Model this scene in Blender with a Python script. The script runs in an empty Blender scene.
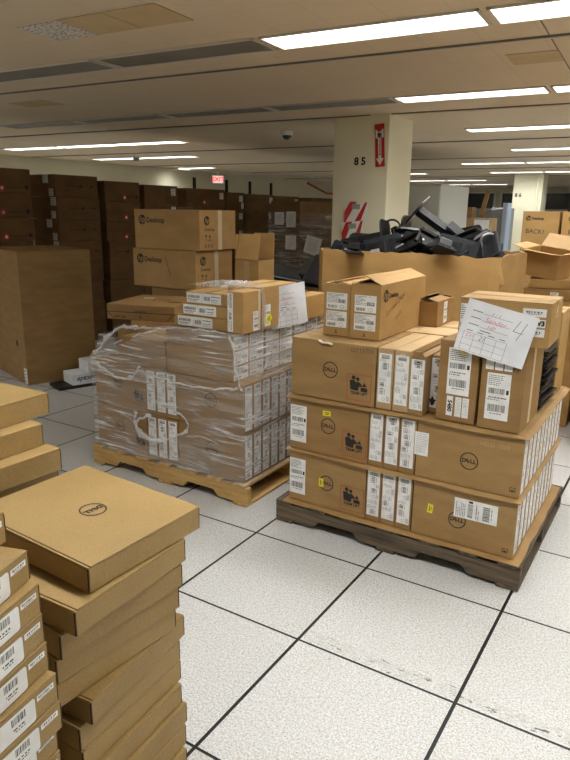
import bpy, bmesh, math, random
from mathutils import Matrix, Vector, Euler, noise
PI = math.pi
C = bpy.context.scene.collection
SC = bpy.context.scene

# ------------------------------------------------------------------ helpers
def rad(d): return d * PI / 180.0

class MB:
    """collects faces and builds ONE mesh"""
    def __init__(s): s.v = []; s.f = []; s.m = []
    def add(s, vs, fs, mat=0):
        b = len(s.v); s.v += [tuple(q) for q in vs]
        for f in fs: s.f.append(tuple(b + i for i in f)); s.m.append(mat)
        return s
    def box(s, x0, x1, y0, y1, z0, z1, mat=0, M=None):
        P = [(x0,y0,z0),(x1,y0,z0),(x1,y1,z0),(x0,y1,z0),(x0,y0,z1),(x1,y0,z1),(x1,y1,z1),(x0,y1,z1)]
        if M is not None: P = [M @ Vector(p) for p in P]
        return s.add(P, [(0,3,2,1),(4,5,6,7),(0,1,5,4),(1,2,6,5),(2,3,7,6),(3,0,4,7)], mat)
    def poly(s, pts, d, mat=0):
        """closed outline pts extruded by vector d"""
        n = len(pts); d = Vector(d); P = [Vector(p) for p in pts]; P += [p + d for p in P]
        F = [tuple(range(n-1, -1, -1)), tuple(range(n, 2*n))]
        F += [(i, (i+1) % n, n + (i+1) % n, n + i) for i in range(n)]
        return s.add(P, F, mat)
    def flat(s, pts, mat=0): return s.add(pts, [tuple(range(len(pts)))], mat)
    def rect(s, cx, cy, w, h, z, mat=0):
        return s.flat([(cx-w/2,cy-h/2,z),(cx+w/2,cy-h/2,z),(cx+w/2,cy+h/2,z),(cx-w/2,cy+h/2,z)], mat)
    def disc(s, cx, cy, r, z, mat=0, n=28): 
        return s.flat([(cx+r*math.cos(2*PI*i/n), cy+r*math.sin(2*PI*i/n), z) for i in range(n)], mat)
    def ring(s, cx, cy, r0, r1, z, mat=0, n=36):
        P = []
        for i in range(n):
            a = 2*PI*i/n; P += [(cx+r0*math.cos(a), cy+r0*math.sin(a), z), (cx+r1*math.cos(a), cy+r1*math.sin(a), z)]
        return s.add(P, [(2*i, 2*i+1, (2*i+3) % (2*n), (2*i+2) % (2*n)) for i in range(n)], mat)
    def cyl(s, c, r, h, mat=0, n=20, r2=None, axis='Z', M=None):
        r2 = r if r2 is None else r2; P = []
        for k, (rr, z) in enumerate(((r, 0), (r2, h))):
            for i in range(n):
                a = 2*PI*i/n; q = (rr*math.cos(a), rr*math.sin(a), z)
                if axis == 'Y': q = (q[0], q[2], -q[1])
                if axis == 'X': q = (q[2], q[0], q[1])
                P.append(Vector(q) + Vector(c))
        if M is not None: P = [M @ p for p in P]
        F = [tuple(range(n-1, -1, -1)), tuple(range(n, 2*n))] + [(i, (i+1) % n, n+(i+1) % n, n+i) for i in range(n)]
        return s.add(P, F, mat)
    def tube(s, path, r, mat=0, n=8, flatten=1.0):
        path = [Vector(p) for p in path]; rings = []; up = Vector((0, 0, 1))
        for i, p in enumerate(path):
            t = (path[min(i+1, len(path)-1)] - path[max(i-1, 0)]).normalized()
            a = t.cross(up)
            if a.length < 1e-3: a = t.cross(Vector((0, 1, 0)))
            a.normalize(); b = a.cross(t).normalized()
            rr = r[i] if isinstance(r, (list, tuple)) else r
            rings.append([p + a*rr*math.cos(2*PI*k/n)*flatten + b*rr*math.sin(2*PI*k/n) for k in range(n)])
        P = [q for R_ in rings for q in R_]; F = []
        for i in range(len(path)-1):
            for k in range(n): F.append((i*n+k, i*n+(k+1) % n, (i+1)*n+(k+1) % n, (i+1)*n+k))
        F.append(tuple(range(n-1, -1, -1))); F.append(tuple((len(path)-1)*n + k for k in range(n)))
        return s.add(P, F, mat)
    def mesh(s, me, M, mat=0):
        return s.add([M @ v.co for v in me.vertices], [tuple(p.vertices) for p in me.polygons], mat)
    def data(s, name, mats, smooth=False, bevel=0, seg=1):
        me = bpy.data.meshes.new(name); me.from_pydata(s.v, [], s.f)
        for m in mats: me.materials.append(m)
        me.polygons.foreach_set('material_index', s.m)
        if bevel:
            bm = bmesh.new(); bm.from_mesh(me)
            es = [e for e in bm.edges if len(e.link_faces) == 2 and e.calc_face_angle(0) > 0.5]
            bmesh.ops.bevel(bm, geom=es, offset=bevel, segments=seg, affect='EDGES', profile=.5, clamp_overlap=True)
            bm.to_mesh(me); bm.free()
        if smooth: me.polygons.foreach_set('use_smooth', [True]*len(me.polygons))
        me.update(); return me

def link(name, me, parent=None, M=None):
    o = bpy.data.objects.new(name, me); C.objects.link(o)
    if parent is not None: o.parent = parent
    if M is not None: o.matrix_local = M
    return o
def tag(o, label, cat, group=None, kind=None):
    o['label'] = label; o['category'] = cat
    if group: o['group'] = group
    if kind: o['kind'] = kind
    return o
def empty(name, loc, label, cat, rz=0, group=None):
    o = bpy.data.objects.new(name, None); C.objects.link(o); o.empty_display_size = .1
    o.location = loc; o.rotation_euler = (0, 0, rz); return tag(o, label, cat, group)
def struct(name, me):
    o = link(name, me); o['kind'] = 'structure'; return o
def copy_tree(o, parent=None):
    c = o.copy(); C.objects.link(c); c.parent = parent
    for ch in [k for k in bpy.data.objects if k.parent == o]: copy_tree(ch, c)
    return c

# ------------------------------------------------------------------ materials
def srgb(r, g, b):
    f = lambda c: ((c/255.0)/12.92 if c/255.0 <= .04045 else (((c/255.0)+.055)/1.055)**2.4)
    return (f(r), f(g), f(b), 1)
def new_mat(name):
    m = bpy.data.materials.new(name); m.use_nodes = True; nt = m.node_tree
    return m, nt, nt.nodes['Principled BSDF']
def N(nt, t, **kw):
    n = nt.nodes.new(t)
    for k, v in kw.items():
        if k in n.inputs: n.inputs[k].default_value = v
        else: setattr(n, k, v)
    return n
def simple(name, col, rough=.6, metal=0, spec=.5):
    m, nt, b = new_mat(name); b.inputs['Base Color'].default_value = col
    b.inputs['Roughness'].default_value = rough; b.inputs['Metallic'].default_value = metal
    b.inputs['Specular IOR Level'].default_value = spec
    return m
def noisy(name, c1, c2, scale=8, stretch=(1,1,1), rough=.7, detail=4, bump=0, lo=.35, hi=.65, rnd=.06, spec=.3, fine=0):
    """two tones mixed by noise in object space, small per-object value variation"""
    m, nt, b = new_mat(name); L = nt.links.new
    tc = N(nt, 'ShaderNodeTexCoord'); mp = N(nt, 'ShaderNodeMapping'); mp.inputs['Scale'].default_value = stretch
    oi = N(nt, 'ShaderNodeObjectInfo'); L(tc.outputs['Object'], mp.inputs['Vector'])
    sc = N(nt, 'ShaderNodeMath', operation='MULTIPLY'); sc.inputs[1].default_value = 37.0; L(oi.outputs['Random'], sc.inputs[0])
    ad = N(nt, 'ShaderNodeVectorMath', operation='ADD'); L(mp.outputs[0], ad.inputs[0]); L(sc.outputs[0], ad.inputs[1])
    nz = N(nt, 'ShaderNodeTexNoise', Scale=scale, Detail=detail); L(ad.outputs[0], nz.inputs['Vector'])
    mr = N(nt, 'ShaderNodeMapRange'); mr.inputs[1].default_value = lo; mr.inputs[2].default_value = hi; L(nz.outputs['Fac'], mr.inputs[0])
    mx = N(nt, 'ShaderNodeMix', data_type='RGBA'); mx.inputs[6].default_value = c1; mx.inputs[7].default_value = c2
    L(mr.outputs[0], mx.inputs[0])
    hv = N(nt, 'ShaderNodeHueSaturation'); L(mx.outputs[2], hv.inputs['Color'])
    vr = N(nt, 'ShaderNodeMapRange'); vr.inputs[3].default_value = 1-rnd; vr.inputs[4].default_value = 1+rnd
    L(oi.outputs['Random'], vr.inputs[0])
    if fine:
        n2 = N(nt, 'ShaderNodeTexNoise', Scale=fine, Detail=2); L(ad.outputs[0], n2.inputs['Vector'])
        m2 = N(nt, 'ShaderNodeMapRange'); m2.inputs[1].default_value = .3; m2.inputs[2].default_value = .7
        m2.inputs[3].default_value = .9; m2.inputs[4].default_value = 1.1; L(n2.outputs['Fac'], m2.inputs[0])
        mm = N(nt, 'ShaderNodeMath', operation='MULTIPLY'); L(vr.outputs[0], mm.inputs[0]); L(m2.outputs[0], mm.inputs[1]); L(mm.outputs[0], hv.inputs['Value'])
    else: L(vr.outputs[0], hv.inputs['Value'])
    L(hv.outputs[0], b.inputs['Base Color'])
    b.inputs['Roughness'].default_value = rough; b.inputs['Specular IOR Level'].default_value = spec
    if bump:
        bp = N(nt, 'ShaderNodeBump', Strength=bump, Distance=.002); L(nz.outputs['Fac'], bp.inputs['Height']); L(bp.outputs[0], b.inputs['Normal'])
    return m

M = {}
M['card'] = noisy('cardboard', srgb(148,115,70), srgb(160,128,80), 6, (1,1,3), .58, 3, .15, spec=.5, fine=260, rnd=.05)
M['card_b'] = noisy('cardboard_deep', srgb(140,107,63), srgb(152,118,72), 5, (1,1,4), .58, 3, .15, spec=.5, fine=220, rnd=.05)
M['card_lid'] = noisy('cardboard_mailer', srgb(145,117,70), srgb(155,127,78), 5, (1,1,1), .55, 4, .2, spec=.5, fine=180, rnd=.04)
M['card_hp'] = noisy('cardboard_tan', srgb(166,130,78), srgb(178,142,88), 5, (1,1,2), .56, 3, .15, spec=.5, fine=200, rnd=.03)
M['card_dimmed'] = noisy('cardboard_dimmed_brown', srgb(104,79,50), srgb(118,91,59), 4, (1,1,2), .8, 3, .1, rnd=.07)  # back stacks' dim light is painted into this darker copy of the cardboard
M['card_pale'] = noisy('cardboard_pale', srgb(178,148,106), srgb(190,160,118), 5, (1,1,2), .56, 3, .15, spec=.5, fine=200, rnd=.03)
M['card_edge'] = simple('cardboard_cut_edge', srgb(62,44,28), .95)
M['inside'] = simple('cardboard_inside', srgb(130,100,64), .9)
M['ink'] = simple('black_print', srgb(34,30,28), .6)
M['ink2'] = simple('grey_print', srgb(64,61,60), .7)
M['inkblue'] = simple('blue_print', srgb(30,50,120), .6)
M['inkred'] = simple('red_print', srgb(190,50,50), .6)
M['pen'] = simple('marker_pen', srgb(52,44,46), .6)
M['penred'] = simple('red_pen', srgb(214,120,140), .6)
M['redline'] = simple('red_outline_print', srgb(170,72,40), .7)
M['label'] = noisy('label_paper', srgb(222,222,220), srgb(236,236,234), 20, rough=.5, rnd=.02)
M['paper'] = noisy('white_paper', srgb(224,226,232), srgb(234,236,240), 12, rough=.6, rnd=.01)
M['yellow'] = simple('yellow_sticker', srgb(228,216,40), .5)
M['tape'] = simple('clear_tape', srgb(186,156,112), .25, spec=.6)
M['tape_w'] = simple('cloudy_tape', srgb(206,190,160), .3, spec=.6)
M['steel'] = simple('painted_steel_grey', srgb(150,152,150), .5)
M['steel_lt'] = simple('painted_steel_light', srgb(196,198,192), .45)
M['steel_blue'] = simple('painted_steel_bluish', srgb(170,186,204), .4)
M['plastic'] = noisy('black_plastic', srgb(13,13,15), srgb(22,23,26), 30, rough=.28, rnd=.15, spec=.6)
M['plastic_g'] = noisy('dark_grey_plastic', srgb(30,32,36), srgb(44,47,52), 20, rough=.45, rnd=.1)
M['plastic_s'] = simple('silver_plastic', srgb(176,180,184), .3, .4)
M['white_p'] = simple('white_plastic', srgb(226,226,222), .4)
M['black_m'] = simple('matt_black_metal', srgb(22,22,24), .5)
M['red'] = simple('red_sign', srgb(190,30,34), .45)
M['wall'] = noisy('painted_wall', srgb(208,202,174), srgb(214,208,182), 1.2, rough=.8, rnd=0)
M['colpaint'] = noisy('painted_column', srgb(226,221,194), srgb(232,228,204), 1.5, rough=.75, rnd=0)
M['dark_glass'] = simple('dark_glass', srgb(48,52,58), .12, spec=.8)
M['wood_new'] = noisy('pine_wood', srgb(180,142,86), srgb(204,168,110), 3, (14,1.2,14), .75, 5, .3, fine=30, rnd=.06)
M['wood_old'] = noisy('weathered_wood', srgb(74,64,53), srgb(112,98,81), 3, (12,1.0,16), .85, 6, .6, fine=26, rnd=.1)
M['wood_newx'] = noisy('pine_wood_long', srgb(180,142,86), srgb(204,168,110), 3, (1.2,14,14), .75, 5, .3, fine=30, rnd=.06)
M['wood_oldx'] = noisy('weathered_wood_long', srgb(74,64,53), srgb(112,98,81), 3, (1.0,12,16), .85, 6, .6, fine=26, rnd=.1)

def emit(name, col, s):
    m, nt, b = new_mat(name); nt.nodes.remove(b); e = N(nt, 'ShaderNodeEmission'); e.inputs[0].default_value = col; e.inputs[1].default_value = s
    nt.links.new(e.outputs[0], nt.nodes['Material Output'].inputs[0]); return m
LIGHT = 18.0
def tube_mat():
    # prismatic lens: throws most light downwards, little towards grazing angles
    m = emit('lit_diffuser', (.975, .985, .965, 1), LIGHT); nt = m.node_tree; L = nt.links.new
    e = [n for n in nt.nodes if n.type == 'EMISSION'][0]; g = N(nt, 'ShaderNodeNewGeometry')
    d = N(nt, 'ShaderNodeVectorMath', operation='DOT_PRODUCT'); L(g.outputs['Incoming'], d.inputs[0]); L(g.outputs['Normal'], d.inputs[1])
    a = N(nt, 'ShaderNodeMath', operation='ABSOLUTE'); L(d.outputs['Value'], a.inputs[0])
    p = N(nt, 'ShaderNodeMath', operation='POWER'); L(a.outputs[0], p.inputs[0]); p.inputs[1].default_value = 2.2
    q = N(nt, 'ShaderNodeMath', operation='MULTIPLY_ADD'); L(p.outputs[0], q.inputs[0]); q.inputs[1].default_value = LIGHT*1.55; q.inputs[2].default_value = LIGHT*.16
    L(q.outputs[0], e.inputs[1]); return m
M['tube_on'] = tube_mat()
M['tube_off'] = noisy('unlit_diffuser', srgb(118,114,106), srgb(130,126,118), 3, rough=.5, rnd=0)
M['exit_on'] = emit('exit_letters', (1.0, .03, .02, 1), 1.1)
M['exit_face'] = emit('exit_face', (1.0, .72, .66, 1), .8)

def film_mat():
    m, nt, b = new_mat('stretch_film'); L = nt.links.new
    tr = N(nt, 'ShaderNodeBsdfTransparent'); tr.inputs[0].default_value = (.97, .97, .97, 1)
    b.inputs['Base Color'].default_value = (.9, .9, .9, 1); b.inputs['Roughness'].default_value = .14
    b.inputs['Specular IOR Level'].default_value = .9
    tc = N(nt, 'ShaderNodeTexCoord')
    def layer(rot, sc, scale, lo, hi, det=5):
        mp = N(nt, 'ShaderNodeMapping'); mp.inputs['Rotation'].default_value = rot; mp.inputs['Scale'].default_value = sc
        L(tc.outputs['Object'], mp.inputs[0])
        nz = N(nt, 'ShaderNodeTexNoise', Scale=scale, Detail=det, Distortion=.6); L(mp.outputs[0], nz.inputs['Vector'])
        mr = N(nt, 'ShaderNodeMapRange'); mr.inputs[1].default_value = lo; mr.inputs[2].default_value = hi; L(nz.outputs['Fac'], mr.inputs[0])
        return nz, mr
    n1, a = layer((0, rad(12), rad(0)), (1.2, 1.2, 26), 3.2, .53, .70)  # wrinkle streaks, with the bright glints on them painted in as white
    n2, c = layer((0, rad(-24), 0), (1.4, 1.4, 30), 2.6, .55, .74)
    n3, d = layer((0, 0, 0), (1, 1, 1.6), 3.2, .42, .66)
    n4, e4 = layer((0, rad(5), 0), (1, 1, 8), 2.2, .45, .75)
    mx0 = N(nt, 'ShaderNodeMath', operation='MAXIMUM'); L(a.outputs[0], mx0.inputs[0]); L(c.outputs[0], mx0.inputs[1])
    cl = N(nt, 'ShaderNodeMath', operation='MULTIPLY_ADD'); L(d.outputs[0], cl.inputs[0]); cl.inputs[1].default_value = .85; cl.inputs[2].default_value = .15
    mx = N(nt, 'ShaderNodeMath', operation='MULTIPLY'); L(mx0.outputs[0], mx.inputs[0]); L(cl.outputs[0], mx.inputs[1])
    mu = N(nt, 'ShaderNodeMath', operation='MULTIPLY'); L(mx.outputs[0], mu.inputs[0]); mu.inputs[1].default_value = .95
    m3 = N(nt, 'ShaderNodeMath', operation='MULTIPLY'); L(e4.outputs[0], m3.inputs[0]); m3.inputs[1].default_value = .26
    sm = N(nt, 'ShaderNodeMath', operation='ADD'); L(mu.outputs[0], sm.inputs[0]); L(m3.outputs[0], sm.inputs[1])
    s2 = N(nt, 'ShaderNodeMath', operation='ADD', use_clamp=True); L(sm.outputs[0], s2.inputs[0]); s2.inputs[1].default_value = .09
    bp = N(nt, 'ShaderNodeBump', Strength=.9, Distance=.012); ad = N(nt, 'ShaderNodeMath', operation='ADD')
    L(n1.outputs['Fac'], ad.inputs[0]); L(n2.outputs['Fac'], ad.inputs[1]); L(ad.outputs[0], bp.inputs['Height']); L(bp.outputs[0], b.inputs['Normal'])
    ms = N(nt, 'ShaderNodeMixShader'); L(s2.outputs[0], ms.inputs[0]); L(tr.outputs[0], ms.inputs[1]); L(b.outputs[0], ms.inputs[2])
    L(ms.outputs[0], nt.nodes['Material Output'].inputs[0]); return m
M['film'] = film_mat()
def film_dense():
    m, nt, b = new_mat('bunched_film'); L = nt.links.new
    tr = N(nt, 'ShaderNodeBsdfTransparent'); b.inputs['Base Color'].default_value = (.86, .86, .86, 1); b.inputs['Roughness'].default_value = .2
    nz = N(nt, 'ShaderNodeTexNoise', Scale=40, Detail=4); mr = N(nt, 'ShaderNodeMapRange'); mr.inputs[1].default_value = .3; mr.inputs[2].default_value = .7
    mr.inputs[3].default_value = .12; mr.inputs[4].default_value = .8; L(nz.outputs['Fac'], mr.inputs[0])
    ms = N(nt, 'ShaderNodeMixShader'); L(mr.outputs[0], ms.inputs[0]); L(tr.outputs[0], ms.inputs[1]); L(b.outputs[0], ms.inputs[2])
    L(ms.outputs[0], nt.nodes['Material Output'].inputs[0]); return m
M['film_d'] = film_dense()

def floor_mat():
    m, nt, b = new_mat('raised_floor_tiles'); L = nt.links.new
    T = .6096
    g = N(nt, 'ShaderNodeNewGeometry'); sx = N(nt, 'ShaderNodeSeparateXYZ'); L(g.outputs['Position'], sx.inputs[0])
    def mth(op, a, bb=None, c=None, clamp=False):
        n = N(nt, 'ShaderNodeMath', operation=op, use_clamp=clamp)
        for i, q in enumerate((a, bb, c)):
            if q is None: continue
            if isinstance(q, (int, float)): n.inputs[i].default_value = q
            else: L(q, n.inputs[i])
        return n.outputs[0]
    def line(o, w):
        u = mth('DIVIDE', o, T); fr = mth('FRACT', mth('ADD', u, .5)); d = mth('ABSOLUTE', mth('SUBTRACT', fr, .5))
        return mth('LESS_THAN', d, w/2/T), mth('FLOOR', u)
    lx, ix = line(sx.outputs[0], .0125); ly, iy = line(sx.outputs[1], .0100)
    grout = mth('MAXIMUM', lx, ly)
    # speckle
    def nz(scale, det, lo, hi):
        n = N(nt, 'ShaderNodeTexNoise', Scale=scale, Detail=det); L(g.outputs['Position'], n.inputs['Vector'])
        r = N(nt, 'ShaderNodeMapRange'); r.inputs[1].default_value = lo; r.inputs[2].default_value = hi; L(n.outputs['Fac'], r.inputs[0]); return r.outputs[0]
    def mix(f, a, bb):
        n = N(nt, 'ShaderNodeMix', data_type='RGBA'); L(f, n.inputs[0]) if not isinstance(f, float) else None
        for i, q in ((6, a), (7, bb)):
            if isinstance(q, tuple): n.inputs[i].default_value = q
            else: L(q, n.inputs[i])
        return n.outputs[2]
    base = mix(nz(140, 3, .42, .6), srgb(186,186,185), srgb(208,208,207))
    base = mix(mth('MULTIPLY', nz(105, 5, .55, .63), .7), base, srgb(180,164,136))
    base = mix(mth('MULTIPLY', nz(190, 3, .55, .65), .75), base, srgb(128,127,127))
    cb = N(nt, 'ShaderNodeCombineXYZ'); L(ix, cb.inputs[0]); L(iy, cb.inputs[1])
    wn = N(nt, 'ShaderNodeTexWhiteNoise', noise_dimensions='3D'); L(cb.outputs[0], wn.inputs['Vector'])
    hv = N(nt, 'ShaderNodeHueSaturation'); L(base, hv.inputs['Color'])
    L(mth('MULTIPLY_ADD', wn.outputs[0], .07, .95), hv.inputs['Value'])
    # worn strip of old tape marks just above the joint y = 0, and scattered scuffs
    def band(o, lo, hi): return mth('MULTIPLY', mth('GREATER_THAN', o, lo), mth('LESS_THAN', o, hi))
    strip = mth('MULTIPLY', band(sx.outputs[1], .012, .075), band(sx.outputs[0], .0, 1.9))
    mk = N(nt, 'ShaderNodeMapping'); mk.inputs['Scale'].default_value = (9, 26, 1); L(g.outputs['Position'], mk.inputs[0])
    sn = N(nt, 'ShaderNodeTexNoise', Scale=1.6, Detail=6, Roughness=.7); L(mk.outputs[0], sn.inputs['Vector'])
    sr = mth('GREATER_THAN', sn.outputs['Fac'], .60); scuff = mth('MULTIPLY', strip, sr)
    grime = mth('MULTIPLY', strip, mth('MULTIPLY', nz(30, 4, .4, .7), .35))
    base2 = mix(grime, hv.outputs[0], srgb(150,146,136))
    base3 = mix(mth('MULTIPLY', scuff, .85), base2, srgb(60,58,56))
    sp = mth('MULTIPLY', nz(9, 6, .72, .74), .7)
    base4 = mix(sp, base3, srgb(70,66,62))
    fin = mix(grout, base4, srgb(14,14,14))
    L(fin, b.inputs['Base Color']); b.inputs['Roughness'].default_value = .42; b.inputs['Specular IOR Level'].default_value = .35
    bp = N(nt, 'ShaderNodeBump', Strength=.5, Distance=.002); inv = mth('SUBTRACT', 1.0, grout); L(inv, bp.inputs['Height']); L(bp.outputs[0], b.inputs['Normal'])
    return m
M['floor'] = floor_mat()

def ceil_mat():
    m, nt, b = new_mat('acoustic_ceiling_tiles'); L = nt.links.new
    tc = N(nt, 'ShaderNodeTexCoord'); sx = N(nt, 'ShaderNodeSeparateXYZ'); L(tc.outputs['Object'], sx.inputs[0])
    def mth(op, a, bb):
        n = N(nt, 'ShaderNodeMath', operation=op)
        for i, q in enumerate((a, bb)):
            if isinstance(q, (int, float)): n.inputs[i].default_value = q
            elif q is not None: L(q, n.inputs[i])
        return n.outputs[0]
    def line(o, T, off, w):
        fr = mth('FRACT', mth('DIVIDE', mth('SUBTRACT', o, off), T), None); return mth('LESS_THAN', fr, w/T)
    g = mth('MAXIMUM', line(sx.outputs[0], .3048, .02, .003), line(sx.outputs[1], .3048, .06, .003))
    nz = N(nt, 'ShaderNodeTexNoise', Scale=2.0, Detail=5); L(tc.outputs['Object'], nz.inputs['Vector'])
    n2 = N(nt, 'ShaderNodeTexNoise', Scale=160, Detail=3); L(tc.outputs['Object'], n2.inputs['Vector'])
    mx = N(nt, 'ShaderNodeMix', data_type='RGBA'); mx.inputs[6].default_value = srgb(206,188,160); mx.inputs[7].default_value = srgb(216,199,172)
    L(nz.outputs['Fac'], mx.inputs[0])
    m2 = N(nt, 'ShaderNodeMix', data_type='RGBA'); L(mx.outputs[2], m2.inputs[6]); m2.inputs[7].default_value = srgb(150,138,122)
    L(mth('MULTIPLY', g, .45), m2.inputs[0]); L(m2.outputs[2], b.inputs['Base Color']); b.inputs['Roughness'].default_value = .9
    bp = N(nt, 'ShaderNodeBump', Strength=.25, Distance=.002); L(n2.outputs['Fac'], bp.inputs['Height']); L(bp.outputs[0], b.inputs['Normal'])
    return m
M['ceil'] = ceil_mat()
M['tile_tan'] = noisy('stained_ceiling_tile', srgb(190,166,126), srgb(198,174,134), 6, rough=.9, rnd=.02)
M['tile_white'] = noisy('speckled_ceiling_tile', srgb(214,208,200), srgb(140,130,120), 60, rough=.9, lo=.5, hi=.62, rnd=0)
M['trim'] = simple('ceiling_trim', srgb(206,198,184), .6)
M['track'] = simple('dark_reveal', srgb(112,104,92), .7)

# ------------------------------------------------------------------ printed marks
_txt = {}
def text_me(s, size=.03, shear=0, bold=0):
    k = (s, size, shear, bold)
    if k not in _txt:
        cu = bpy.data.curves.new('t', 'FONT'); cu.body = s; cu.size = size; cu.shear = shear; cu.offset = bold
        cu.align_x = 'CENTER'; cu.align_y = 'CENTER'; cu.resolution_u = 3
        o = bpy.data.objects.new('t', cu); C.objects.link(o)
        bpy.context.view_layer.update()
        me = bpy.data.meshes.new_from_object(o.evaluated_get(bpy.context.evaluated_depsgraph_get()))
        bpy.data.objects.remove(o); bpy.data.curves.remove(cu); _txt[k] = me
    return _txt[k]
def T(x=0, y=0, z=0, rz=0, s=1): return Matrix.Translation((x, y, z)) @ Matrix.Rotation(rz, 4, 'Z') @ Matrix.Scale(s, 4)
_dc = {}
def decal_cache(key, fn):
    if key not in _dc: _dc[key] = fn()
    return _dc[key]
def dell_logo(r=.042):
    def f():
        b = MB(); b.ring(0, 0, r*.88, r, 0)
        z = r*.62
        for ch, x, rz in (('D', -.56, 0), ('E', -.13, rad(38)), ('L', .28, 0), ('L', .60, 0)):
            b.mesh(text_me(ch, z, 0, .0011), T(x*r, 0, 0, rz))
        return b.data('round_logo', [M['ink']])
    return decal_cache(('dell', r), f)
def hp_logo(r=.034, text=True, ts=.05):
    def f():
        b = MB(); b.disc(0, 0, r, 0, 0)
        b.mesh(text_me('hp', r*1.7, .28, .0006), T(0, r*.05, .0004), 1)
        if text: b.mesh(text_me('Desktop', ts, 0, .0011), T(r*1.25 + ts*1.72, -r*.1, 0), 0)
        return b.data('round_logo_print', [M['ink'], M['card_hp']])
    return decal_cache(('hp', r, text, ts), f)
def text_decal(s, size, mat='ink', shear=0, bold=0.0004):
    return decal_cache((s, size, mat, shear), lambda: MB().mesh(text_me(s, size, shear, -.0005 if mat == 'pen' else bold), T()).data('print', [M[mat]]))
def team_lift():
    def f():
        b = MB(); w = .062
        for (cx, cy, ww, hh) in ((0, w, 2*w, .003), (0, -w, 2*w, .003), (-w, 0, .003, 2*w), (w, 0, .003, 2*w)): b.rect(cx, cy, ww, hh, 0, 1)
        Z = lambda L_: [(x*1.22, y*1.22-.002, 0) for x, y in L_]
        b.disc(-.029, .046, .010, 0); b.disc(-.007, .041, .009, 0)
        b.flat(Z([(-.040,.028),(-.036,-.008),(-.022,-.010),(-.004,-.012),(0,.006),(.012,.006),(.012,.014),(-.002,.026),(-.014,.022),(-.020,.030)]))
        b.flat(Z([(.008,.004),(.008,-.012),(.036,-.012),(.036,.000),(.030,.004)])); b.flat(Z([(.012,.008),(.032,.008),(.022,.024)]))
        b.mesh(text_me('TEAM LIFT', .019, 0, .0007), T(0, -.028)); b.mesh(text_me('> 15 kg', .008), T(0, -.045), 1)
        return b.data('lifting_symbol', [M['ink'], M['redline']])
    return decal_cache('team', f)
def ptext(b, rng, x0, x1, y, h, z, mat=1):
    x = x0
    while x < x1 - h:
        w = rng.uniform(.8, 3.2)*h; w = min(w, x1-x); b.rect(x+w/2, y, w, h, z, mat); x += w + h*rng.uniform(.5, 1.1)
def barcode(b, rng, x0, x1, y0, y1, z, mat=1):
    x = x0
    while x < x1:
        w = rng.choice((.0009, .0016, .0026)); w = min(w, x1-x)
        b.flat([(x,y0,z),(x+w,y0,z),(x+w,y1,z),(x,y1,z)], mat); x += w + rng.choice((.0009, .0014, .0022))
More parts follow.
